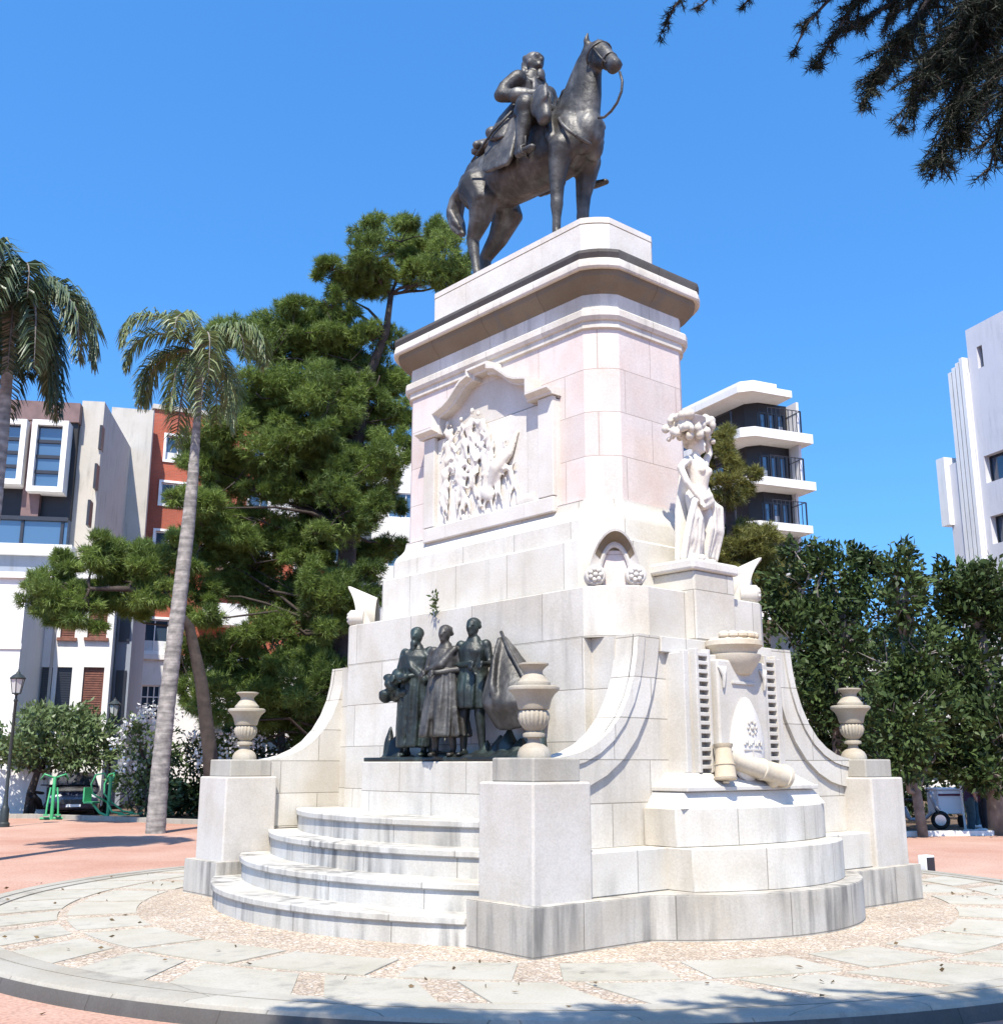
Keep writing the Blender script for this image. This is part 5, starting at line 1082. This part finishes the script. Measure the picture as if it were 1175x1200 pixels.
for i in range(6):
    top_ = i == 5; corner_slab(lenR+(1.3 if i in (3, 4) else 1.0 if not top_ else .3), 15, 1.25 if not top_ else 1.35, zl[i], zh[i] if not top_ else zl[i]+.30, M['white_paint'], 'balcony_slab' if not top_ else 'roof_slab', r)
    if top_:
        corner_slab(lenR-.2, 13, 1.0, zl[i]+.30, zh[i], M['white_paint'], 'parapet', r)
    if i < 5:
        z0, z1 = zh[i], zl[i+1]; corner_slab(lenR+.75, 14.5, .25, z0, z1, M['dark_clad'], 'storey_wall', r)
        n_ = 3
        for j in range(n_): a = .1+(lenR+.5)*j/n_; b = .1+(lenR+.5)*(j+1)/n_-.08; window(F, r, a, b, z0+.12, z1-.45, frame='frame_d', pane='glass_blue', cols=1, o=.36, fw=.06, curtain=.42 if (i+j) % 3 == 0 else 0)
        for j in range(5): a = 16-1.4-2.3*(j+1)+.2; b = a+2.0; f = window(FL, None, a, b, z0+.12, z1-.45, frame='frame_d', pane='glass_blue', cols=2, o=.36, fw=.06); f.parent = r; f.location = tl*16
        # glazed railing with posts along the edge
        mb = MB()
        for q in range(9): p = trr*(lenR+.8)*q/8+F.n*1.15; mb.obox((p.x, p.y, z0+.5), .014, .014, .5, trr)
        for q in range(10): p = tl*(14.)*q/9+FL.n*1.15; mb.obox((p.x, p.y, z0+.5), .025, .025, .5, trr)
        p0, p1 = F.n*1.15, trr*(lenR+.8)+F.n*1.15; mb.tube([(p0.x, p0.y, z0+1.0), (p1.x, p1.y, z0+1.0)], .02, 6); p0, p1 = FL.n*1.15, tl*14+FL.n*1.15; mb.tube([(p0.x, p0.y, z0+1.0), (p1.x, p1.y, z0+1.0)], .02, 6)
        p1 = trr*(lenR+.8)+F.n*1.15; p2 = trr*(lenR+.8)-F.n*3.; mb.tube([(p1.x, p1.y, z0+1.0), (p2.x, p2.y, z0+1.0)], .02, 6)
        for q in range(5): p = p1.lerp(p2, q/4); mb.obox((p.x, p.y, z0+.5), .025, .025, .5, trr)
        mb.build('railing', M['black_metal'], r, uv=False)
        mb = MB(); F.box(mb, lenR+.80, lenR+.92, z0, z1, -4., .9 if i in (3, 4) else .5); mb.build('fin_wall', M['lilac_paint'], r)
# --- white tower at the right edge
O = at(1240, 895, 56); tl, trr = dirn(-.30, .954), dirn(.954, .30); FL = Facade(O+tl*9., -tl); F = Facade(O, trr)
r = root_at(FL, 'white_tower', 'tall pale tower with vertical ribs at the right edge of the picture'); r.location.z = 0
zt = F.sz(1166, 362)[1]; sA = 9.; sL = FL.sz(1137, 450)[0]
hol = []
for (u0, u1, v0, v1) in ((1144, 1153, 410, 432),): (a, z1), (b, z0) = FL.sz(u0, v0), FL.sz(u1, v1); hol.append((a, b, z0, z1))
for k_ in range(5): hol.append((sA-2.6, sA-.35, zt-8.3-3.1*k_, zt-6.9-3.1*k_))
pierced(FL, sL, sA, 0, zt-.0, hol, .5).build('wall', M['lilac_paint'], r)
for h in hol: window(FL, r, *h, frame='frame_d', o=-.35, cols=2)
def shifted(mb, d):
    mb.v = [tuple(Vector(v_)+d) for v_ in mb.v]; return mb
F2 = Facade(O, trr); d2 = O-FL.O; d2.z = 0
hol = [(1.2+3*i, 3.2+3*i, zt-8.3-3.1*k_, zt-6.6-3.1*k_) for i in range(3) for k_ in range(6)]
shifted(pierced(F2, 0, 11, 0, zt, hol, .5), d2).build('front_wall', M['white_paint'], r)
for h in hol: f = window(F2, r, *h, frame='frame_d', o=-.35); f.location = d2
mb = MB(); F2.box(mb, .6, 11, 0, zt-.1, -(sA-sL)+.02, -.6); shifted(mb, d2).build('core', M['lilac_paint'], r)
mb = MB(); F2.box(mb, .01, 11, zt-.3, zt+.0, -(sA-sL)+.02, -.02); shifted(mb, d2).build('roof', M['lilac_paint'], r)
zr = FL.sz(1114, 432)[1]
for j in range(4):
    mb = MB(); FL.box(mb, sL-.28-.33*j, sL-.05-.33*j, 0, zr-.15*j, -1.5, .35-.03*j); mb.build('rib', M['white_paint'], r)
mb = MB(); FL.box(mb, sL-1.35, sL+.0, 0, zr-.8, -3, .1); mb.build('rib_wall', M['lilac_paint'], r)
zq = FL.sz(1116, 548)[1]; mb = MB(); FL.box(mb, sL-2.1, sL-1.36, 0, zq, -6, .2); mb.build('low_wing', M['lilac_paint'], r); mb = MB(); FL.box(mb, sL-2.5, sL-1.9, zq-3.2, zq+.4, -2, .5); mb.build('wing_balcony', M['white_paint'], r)
# --- long cream building behind the trees at right
O = at(905, 895, 60); F = Facade(O, dirn(.96, -.28)); r = root_at(F, 'cream_building', 'cream street building half hidden behind the dark trees at right'); r.location.z = 0
hol = [(1.2+3.2*i, 2.7+3.2*i, .8+3.4*j, 2.9+3.4*j) for i in range(7) for j in range(2)]
pierced(F, 0, 24, 0, 7.2, hol).build('wall', M['white_paint'], r); mb = MB(); F.box(mb, .01, 23.9, 0, 7.1, -8, -.3); mb.build('rear_block', M['render_grey'], r)
mb = MB(); F.box(mb, -.1, 24.1, 7.2, 7.5, -8, .2); mb.build('cornice', M['white_paint'], r)
for h in hol: window(F, r, *h, frame='frame_d', cols=2, rows=2)

# ================================================================== street furniture, vehicles, people
M['green_paint'] = plain('green_paint', (.05, .33, .13), .45, var=.1); M['iron'] = plain('dark_iron', (.022, .028, .026), .45, var=.2)
M['lamp_glass'] = glassmat('lamp_glass', (.45, .46, .44), .2); M['navy'] = plain('navy_car_paint', (.02, .025, .05), .22, var=.05, spec=.8); M['rubber'] = plain('rubber', (.018, .018, .018), .85)
M['chrome'] = plain('chrome', (.6, .6, .62), .18, 1., var=.05); M['skin'] = plain('skin', (.42, .25, .17), .6, var=.08); M['hair_d'] = plain('dark_hair', (.02, .015, .012), .7)
M['maroon'] = plain('maroon_cloth', (.12, .03, .055), .9, scale=8); M['teal'] = plain('teal_jeans', (.04, .085, .11), .9, scale=8); M['purple'] = plain('dark_purple_cloth', (.05, .03, .07), .9, scale=8); M['black_cloth'] = plain('black_cloth', (.02, .02, .025), .9, scale=8); M['white_plastic'] = plain('white_plastic', (.78, .78, .77), .4, var=.04)
M['grey_plastic'] = plain('grey_plastic', (.35, .35, .37), .4, var=.05)
M['red_plastic'] = plain('red_plastic', (.4, .06, .05), .4, var=.05); M['headlight'] = glassmat('headlight_glass', (.6, .62, .65), .1)
def street_lamp(u, D, vtop, label):
    g0 = at(u, 895, D); g0.z = GZ; H = at(u, vtop, D).z-GZ; r = tag(empty('street_lamp', g0), label, 'street lamp', 'old style lantern lamps at left')
    MB().lathe([(.17,0),(.17,.10),(.13,.14),(.12,.5),(.09,.56),(.07,.62),(.05,1.0),(.042,H-.85),(.06,H-.82),(.06,H-.78),(.035,H-.76),(.035,H-.66),(.09,H-.60)], n=14).build('post', M['iron'], r, smooth=40)
    z0 = H-.60; mb = MB()
    for k_ in range(6):
        a = PI/3*k_; b = PI/3*(k_+1); mb.tube([(.12*math.cos(a),.12*math.sin(a),z0),(.20*math.cos(a),.20*math.sin(a),z0+.42)], .012, 5); mb.tube([(.20*math.cos(a),.20*math.sin(a),z0+.42),(.20*math.cos(b),.20*math.sin(b),z0+.42)], .014, 5)
    mb.lathe([(.13,z0-.02),(.13,z0+.01),(.03,z0+.012)], n=6); mb.lathe([(.225,z0+.42),(.23,z0+.44),(.15,z0+.52),(.07,z0+.57),(.05,z0+.62),(.02,z0+.64),(.015,z0+.70)], n=12); lan = mb.build('lantern', M['iron'], r, smooth=40, uv=False)
    MB().lathe([(.115,z0+.012),(.19,z0+.415)], n=6).build('lamp_glass', M['lamp_glass'], lan, uv=False); return r
street_lamp(129, 43, 820, 'black lantern street lamp in front of the white house, right of the round tree')
street_lamp(11, 35, 788, 'black lantern street lamp at the left edge, larger and nearer than the other one')
def exercise(u, D, kind, label):
    g0 = at(u, 895, D); g0.z = GZ; r = tag(empty('exercise_machine', g0, .6 if kind else -.3), label, 'gym machine', 'green outdoor gym machines at left')
    mb = MB(); mb.tube([(0,0,0),(0,0,1.35)], .055, 10); mb.tube([(-.35,0,.04),(.35,0,.04)], .04, 8); mb.build('post', M['green_paint'], r, smooth=40)
    if kind:
        for sx in (-1, 1):
            mb = MB(); mb.tube([(sx*.12,0,1.2),(sx*.28,.05,1.45),(sx*.36,.3,1.40),(sx*.36,.45,1.1),(sx*.30,.40,.8),(sx*.12,0,.55)], .03, 8); mb.build('handle', M['green_paint'], r, smooth=True)
            mb = MB(); mb.tube([(sx*.10,0,.55),(sx*.30,-.35,.25),(sx*.30,-.75,.20)], .03, 8); mb.box(sx*.30-.09, sx*.30+.09, -.95, -.62, .15, .19); mb.build('pedal', M['green_paint'], r, smooth=30)
        mb = MB(); mb.box(-.2,.2,.45,.8,.5,.55); mb.box(-.2,.2,.78,.83,.55,1.0); mb.tube([(0,.6,.5),(0,.3,.2),(0,0,.1)], .04, 8); mb.build('seat', M['green_paint'], r)
    else:
        mb = MB()
        for sx in (-1, 1): mb.tube([(0,0,1.3),(sx*.32,0,1.42),(sx*.42,.12,1.25)], .028, 8)
        mb.build('handlebar', M['green_paint'], r, smooth=True)
        for sx in (-1, 1): mb = MB(); mb.tube([(sx*.10,0,1.0),(sx*.16,-.1,.5),(sx*.18,-.12,.18)], .028, 8); mb.box(sx*.18-.08, sx*.18+.08, -.28, .06, .13, .17); mb.build('footplate', M['green_paint'], r)
    return r
exercise(66, 39, 0, 'bright green outdoor gym stepper with a T handlebar, left of the dark car')
exercise(131, 38.5, 1, 'bright green outdoor gym machine with looped handles, right of the dark car')
# parked car seen from the front
g0 = at(90, 895, 41.5); g0.z = GZ; car = tag(empty('parked_car', g0, math.atan2(cRh.y, cRh.x)+.35), 'dark navy parked car behind the green gym machines', 'car')
mb = MB(); sec = []
for y, hw, z0, z1 in ((-.05,.62,.30,.62),(.02,.78,.22,.74),(.25,.84,.18,.82),(.9,.86,.18,.93),(1.15,.87,.18,.98),(2.2,.88,.18,1.0),(3.3,.87,.18,1.0),(3.9,.82,.22,.98),(4.1,.74,.35,.85)):
    sec.append([(-hw,y,z0),(hw,y,z0),(hw*1.02,y,(z0+z1)/2),(hw*.93,y,z1-.03),(hw*.5,y,z1+.02),(-hw*.5,y,z1+.02),(-hw*.93,y,z1-.03),(-hw*1.02,y,(z0+z1)/2)])
mb.loft(sec); body = mb.build('body', M['navy'], car, smooth=50, uv=False)
mb = MB(); mb.loft([[(-.78,1.05,.96),(.78,1.05,.96),(.78,3.7,.98),(-.78,3.7,.98)],[(-.60,1.75,1.44),(.60,1.75,1.44),(.60,3.1,1.46),(-.60,3.1,1.46)]]); mb.build('cabin', M['navy'], car, smooth=30, uv=False)
mb = MB(); mb.add([(-.70,1.06,1.0),(.70,1.06,1.0),(.55,1.68,1.41),(-.55,1.68,1.41)], [(0,1,2,3)]); mb.v = [(x, y-.025, z+.015) for x, y, z in mb.v]; mb.build('windscreen', M['glass'], car, uv=False)
for sx in (-1, 1):
    mb = MB(); mb.add([(sx*.775,1.25,1.0),(sx*.775,3.45,1.0),(sx*.62,2.95,1.41),(sx*.62,1.8,1.41)], [(0,1,2,3)]); mb.v = [(x+sx*.012, y, z) for x, y, z in mb.v]; mb.build('side_window', M['glass'], car, uv=False)
    MB().ell((sx*.62,.03,.64), (.16,.06,.09)).build('headlight', M['headlight'], car, smooth=True, uv=False)
    for y in (.75, 3.3):
        mb = MB(); mb.tube([(sx*.70,y,.31),(sx*.88,y,.31)], .31, 24); wh = mb.build('wheel', M['rubber'], car, smooth=40, uv=False); mb = MB(); mb.tube([(sx*.86,y,.31),(sx*.89,y,.31)], .2, 18); mb.build('rim', M['chrome'], wh, smooth=40, uv=False)
mb = MB(); mb.box(-.42,.42,-.075,-.03,.40,.55); mb.build('grille', M['black_metal'], car); mb = MB(); mb.box(-.24,.24,-.09,-.06,.30,.39); mb.build('number_plate', M['white_plastic'], car)
def scooter(u, D, rz, paint, label):
    g0 = at(u, 895, D); g0.z = GZ; r = tag(empty('motor_scooter', g0, rz), label, 'scooter', 'parked motor scooters')
    for y in (-.62, .62):
        mb = MB(); n_ = 20; mb.loft([[( .055*math.cos(b), y+(.19+.06*math.sin(b))*math.cos(2*PI*i/n_), .25+(.19+.06*math.sin(b))*math.sin(2*PI*i/n_)) for b in [2*PI*j/8 for j in range(8)]] for i in range(n_+1)], True, False)
        wh = mb.build('wheel', M['rubber'], r, smooth=True, uv=False); mb = MB(); mb.tube([(-.03,y,.25),(.03,y,.25)], .15, 14); mb.build('rim', M['chrome'], wh, smooth=40, uv=False)
    mb = MB(); mb.tube([(0,-.62,.5),(0,-.52,.62),(0,-.42,.9),(0,-.38,1.0)], [(.09,.06),(.2,.06),(.17,.06),(.08,.05)], 12); mb.tube([(0,-.42,.45),(0,-.2,.26),(0,.15,.26),(0,.3,.5),(0,.6,.66),(0,.82,.6)], [(.17,.05),(.17,.05),(.16,.05),(.16,.12),(.17,.14),(.08,.08)], 12); mb.build('body', M[paint], r, smooth=50, uv=False)
    mb = MB(); mb.tube([(0,.1,.76),(0,.45,.80),(0,.8,.78)], [(.12,.05),(.14,.05),(.10,.04)], 10, round_=True); mb.build('saddle', M['rubber'], r, smooth=True, uv=False)
    mb = MB(); mb.tube([(-.34,-.30,1.02),(-.1,-.38,1.02),(.1,-.38,1.02),(.34,-.30,1.02)], .02, 7); mb.tube([(0,-.62,.25),(0,-.5,.6),(0,-.38,1.0)], .03, 7); hb = mb.build('handlebar', M['black_metal'], r, smooth=True, uv=False)
    for sx in (-1, 1): mb = MB(); mb.tube([(sx*.24,-.33,1.02),(sx*.27,-.35,1.2)], .008, 5); mb.ell((sx*.28,-.35,1.24), (.07,.015,.05)); mb.build('mirror', M['black_metal'], hb, smooth=True, uv=False)
    MB().ell((0,-.47,.95), (.07,.04,.06)).build('headlight', M['headlight'], r, smooth=True, uv=False)
scooter(54, 42, 2.2, 'black_metal', 'black motor scooter beside the low white wall at left')
scooter(1068, 33, .5, 'grey_plastic', 'grey motor scooter half hidden by the right pier')
# white vendor cart
g0 = at(1103, 895, 34.5); g0.z = GZ; r = tag(empty('vendor_cart', g0, math.atan2(cRh.y, cRh.x)+.15), 'small white box cart on wheels under the dark trees at right', 'cart')
MB().box(-.38,.38,-.3,.3,.36,1.02).build('box', M['white_plastic'], r, bevel=.03); MB().box(-.42,.42,-.34,.34,1.022,1.08).build('lid', M['white_plastic'], r, bevel=.02); MB().box(-.36,.36,-.315,-.302,.86,.92).build('stripe', M['maroon'], r)
for sx in (-1, 1): mb = MB(); mb.tube([(sx*.26,-.28,.17),(sx*.32,-.28,.17)], .17, 18); mb.tube([(sx*.29,-.28,.17),(sx*.29,-.1,.36)], .02, 6); mb.build('wheel', M['rubber'], r, smooth=40, uv=False)
mb = MB(); mb.tube([(.38,-.2,.95),(.62,-.2,1.0),(.62,.2,1.0),(.38,.2,.95)], .018, 6); mb.build('handle', M['chrome'], r, smooth=True, uv=False)
# thin white post
g0 = at(1124, 895, 32.5); g0.z = GZ; mb = MB(); mb.lathe([(.06,0),(.06,.03),(.03,.05),(.028,1.35),(.036,1.37),(.0299,1.42)], n=12); o = mb.build('white_post', M['white_plastic'], smooth=40); o.location = g0; o.rotation_euler = (0, -.06, 0); tag(o, 'thin white post standing beside the white cart', 'post')
def person(u, D, rz, top, legs, label, h=1.62, arms=0, hair='hair_d'):
    g0 = at(u, 895, D); g0.z = GZ; r = tag(empty('person', g0, rz), label, 'person'); s = h/1.7; S = lambda *p: tuple(x*s for x in p)
    mb = MB()
    mb.tube([S(0,0,.88),S(0,0,1.08),S(0,-.01,1.28),S(0,0,1.42)], [(.15*s,.105*s),(.13*s,.10*s),(.17*s,.115*s),(.10*s,.08*s)], 14, round_=True); mb.tube([S(0,0,1.40),S(0,-.01,1.50)], .052*s, 10, round_=True)
    mb.ell(S(0,-.02,1.59), S(.075,.092,.11)); mb.ell(S(0,-.115,1.575), S(.017,.025,.025)); mb.ell(S(0,-.075,1.515), S(.045,.04,.035))
    for sx in (-1, 1):
        mb.ell(S(sx*.077,-.0,1.58), S(.014,.025,.032)); mb.ell(S(sx*.03,-.10,1.60), S(.014,.012,.01)); mb.ell(S(sx*.17,0,1.36), S(.06,.06,.06))
        mb.tube([S(sx*.085,0,.88),S(sx*.10,-.03,.48),S(sx*.10,.01,.09)], [.088*s,.06*s,.042*s], 10, round_=True); mb.tube([S(sx*.10,.03,.045),S(sx*.115,-.16,.03)], [(.045*s,.045*s),(.04*s,.03*s)], 8, round_=True)
        bend = arms if sx > 0 else arms*.3; el = S(sx*.23,-.02-.05*bend,1.08); ha = S(sx*(.21-.1*bend),-.08-.2*bend,.86+.22*bend)
        mb.tube([S(sx*.18,0,1.36),el], [.052*s,.042*s], 9, round_=True); mb.tube([el,ha], [.042*s,.03*s], 9, round_=True); c = Vector(ha); mb.ell(c, (.03,.035,.045))
        for q in range(4): mb.tube([c+Vector((-.02+.013*q,-.01,-.03)), c+Vector((-.02+.013*q,-.025,-.065)), c+Vector((-.018+.012*q,-.02,-.095))], [.010,.009,.007], 5, round_=True)
        mb.tube([c+Vector((sx*-.03,-.01,0)), c+Vector((sx*-.04,-.03,-.035))], [.010,.008], 5, round_=True)
    b = sculpt('body', mb, M['skin'], r, .014, 2)
    mb = MB(); mb.tube([S(0,0,.84),S(0,0,1.08),S(0,-.01,1.28),S(0,0,1.43)], [(.172*s,.13*s),(.155*s,.122*s),(.19*s,.135*s),(.11*s,.09*s)], 16, round_=True)
    for sx in (-1, 1): mb.tube([S(sx*.17,0,1.37),S(sx*.215,-.015,1.14)], [.075*s,.062*s], 10, round_=True)
    sculpt('shirt', mb, M[top], b, .016, 2)
    mb = MB(); mb.tube([S(0,0,.80),S(0,0,.96)], [(.175*s,.13*s),(.16*s,.12*s)], 14, round_=True)
    for sx in (-1, 1): mb.tube([S(sx*.085,0,.88),S(sx*.10,-.03,.48),S(sx*.10,.01,.12)], [.105*s,.078*s,.062*s], 10, round_=True)
    sculpt('trousers', mb, M[legs], b, .016, 2)
    for sx in (-1, 1): mb = MB(); mb.tube([S(sx*.10,.05,.05),S(sx*.105,-.05,.05),S(sx*.115,-.19,.03)], [(.055*s,.05*s),(.055*s,.055*s),(.048*s,.035*s)], 10, round_=True); mb.build('shoe', M['white_plastic'], b, smooth=True, uv=False)
    mb = MB(); mb.ell(S(0,.012,1.625), S(.087,.097,.098)); mb.ell(S(0,.06,1.56), S(.075,.05,.09)); sculpt('hair', mb, M[hair], b, .014, 1)
    return r
person(1131, 32, .9, 'purple', 'teal', 'person in dark purple top and teal jeans standing beside the white post', 1.60, .6)
person(1147, 32.6, -2.3, 'maroon', 'black_cloth', 'person in maroon top and black trousers under the trees at right', 1.56, .9)
person(1140, 34.2, .2, 'black_cloth', 'teal', 'person in black top standing behind the other two at right', 1.62, 0.)
# low flood lamp on the ground by the right pier
g0 = onz(1088, 1029, GZ); r = tag(empty('flood_lamp', g0, math.atan2(cRh.y, cRh.x)+.5), 'small white ground flood lamp beside the right pier', 'lamp')
MB().box(-.10,.10,-.06,.10,.05,.34).build('housing', M['white_plastic'], r, bevel=.015); MB().box(-.085,.085,-.068,-.058,.08,.31).build('lens', M['black_metal'], r); MB().box(-.09,.09,-.05,.05,0,.048).build('bracket', M['iron'], r)
# low walls and kerbs of the garden beds
def strip(name, pts, h, wd, mat, label=None, cat=None, kind=None):
    mb = MB(); L_, R_ = [], []
    for i, p in enumerate(pts):
        d = (pts[min(i+1, len(pts)-1)]-pts[max(i-1, 0)]); n_ = Vector((-d.y, d.x, 0)).normalized()*wd/2; L_.append(p+n_); R_.append(p-n_)
    mb.loft([[(l.x, l.y, GZ-.1), (q.x, q.y, GZ-.1), (q.x, q.y, GZ+h), (l.x, l.y, GZ+h)] for l, q in zip(L_, R_)]); o = mb.build(name, mat, uv=True, bevel=.01); tag(o, label, cat, None, kind); return o
strip('garden_kerb', [at(u, 895, D) for u, D in ((-120,42),(40,40.3),(120,38.),(200,35.5),(290,33.5),(420,32))], .14, .22, M['kerb'], kind='structure')
strip('path_kerb', [at(u, 895, D) for u, D in ((1010,29.2),(1080,30),(1160,31.),(1300,33))], .12, .25, M['white_paint'], kind='structure')
strip('garden_wall', [at(u, 895, D) for u, D in ((-110,43.5),(-20,42.8),(58,42.6))], 1.55, .25, M['white_paint'], 'low white wall behind the round tree at the left edge', 'wall')
# flower bed soil under the planting
def bed(name, pts, z): mb = MB(); mb.add([(p.x, p.y, z) for p in pts], [tuple(range(len(pts)))]); tag(mb.build(name, M['soil']), kind='structure')
M['soil'] = plain('soil', (.10, .065, .04), .95, var=.4, scale=3, bump=.4)
bed('soil', [at(u, 895, D) for u, D in ((-120,42.1),(40,40.4),(120,38.1),(200,35.6),(290,33.6),(420,32.1),(480,52),(-140,60))], GZ+.006)
bed('soil', [at(u, 895, D) for u, D in ((1010,29.4),(1080,30.2),(1160,31.2),(1300,33.2),(1320,60),(980,60))], GZ+.006)
# low hedge and ground cover at the back of the beds
rg = np.random.default_rng(77)
def hedge(pts, h, wd, label, n=5000, mat='hedge'):
    c0 = pts[0].copy(); c0.z = GZ; Ps = []
    for a, b in zip(pts, pts[1:]):
        m_ = int(n*(b-a).length/sum((q-p).length for p, q in zip(pts, pts[1:]))); t_ = rg.random((m_, 1)); A, B_ = np.array(a-c0), np.array(b-c0)
        q = A*(1-t_)+B_*t_; nn = np.array([-(B_-A)[1], (B_-A)[0], 0]); nn = nn/np.linalg.norm(nn); q = q+nn*(rg.random((m_, 1))-.5)*wd; prof = .75+.25*np.sin(q[:, 0]*1.9)*np.sin(q[:, 1]*1.3); q[:, 2] = h*prof*rg.random(m_)**.6; Ps.append(q)
    P = np.concatenate(Ps); V, S = leaves(rg, P, np.repeat([[0, 0, 1.]], len(P), 0)-np.array([[cFh.x, cFh.y, 0]])*.6, np.zeros(len(P)), .2, .09, 1, .7); o = fast('hedge', V, None, S, M[mat]); o.location = c0; tag(o, label, 'hedge'); return o
hedge([at(u, 895, D) for u, D in ((196,41),(250,39.5),(320,38.5),(420,38))], 1.5, 1.4, 'dark clipped hedge between the palm trunk and the monument')
hedge([at(u, 895, D) for u, D in ((1110,39),(1200,41),(1330,44))], 1.9, 1.4, 'dark hedge behind the people at right')
hedge([at(u, 895, D) for u, D in ((975,35),(1060,36.5),(1085,37))], 1.5, 1.2, 'dark hedge behind the grey scooter at right', 2500)

# fallen leaves on the paving
P = np.stack([rg.uniform(-8, 6, 420), rg.uniform(-9, 7, 420), np.full(420, .012)], 1); rr = np.hypot(P[:, 0], P[:, 1]); P = P[(rr > 4.9) & ((rr < 6.6) | (rr > 7.1))]; P[np.hypot(P[:, 0], P[:, 1]) > 7, 2] = GZ+.012
V, S = leaves(rg, P, unit(rg.normal(size=P.shape)*[1, 1, .12]), np.zeros(len(P)), .06, .03, 1, .05)
tag(fast('fallen_leaves', V, None, S, leafmat('dry_leaf', (.10, .06, .025), (.26, .18, .08))), kind='stuff')
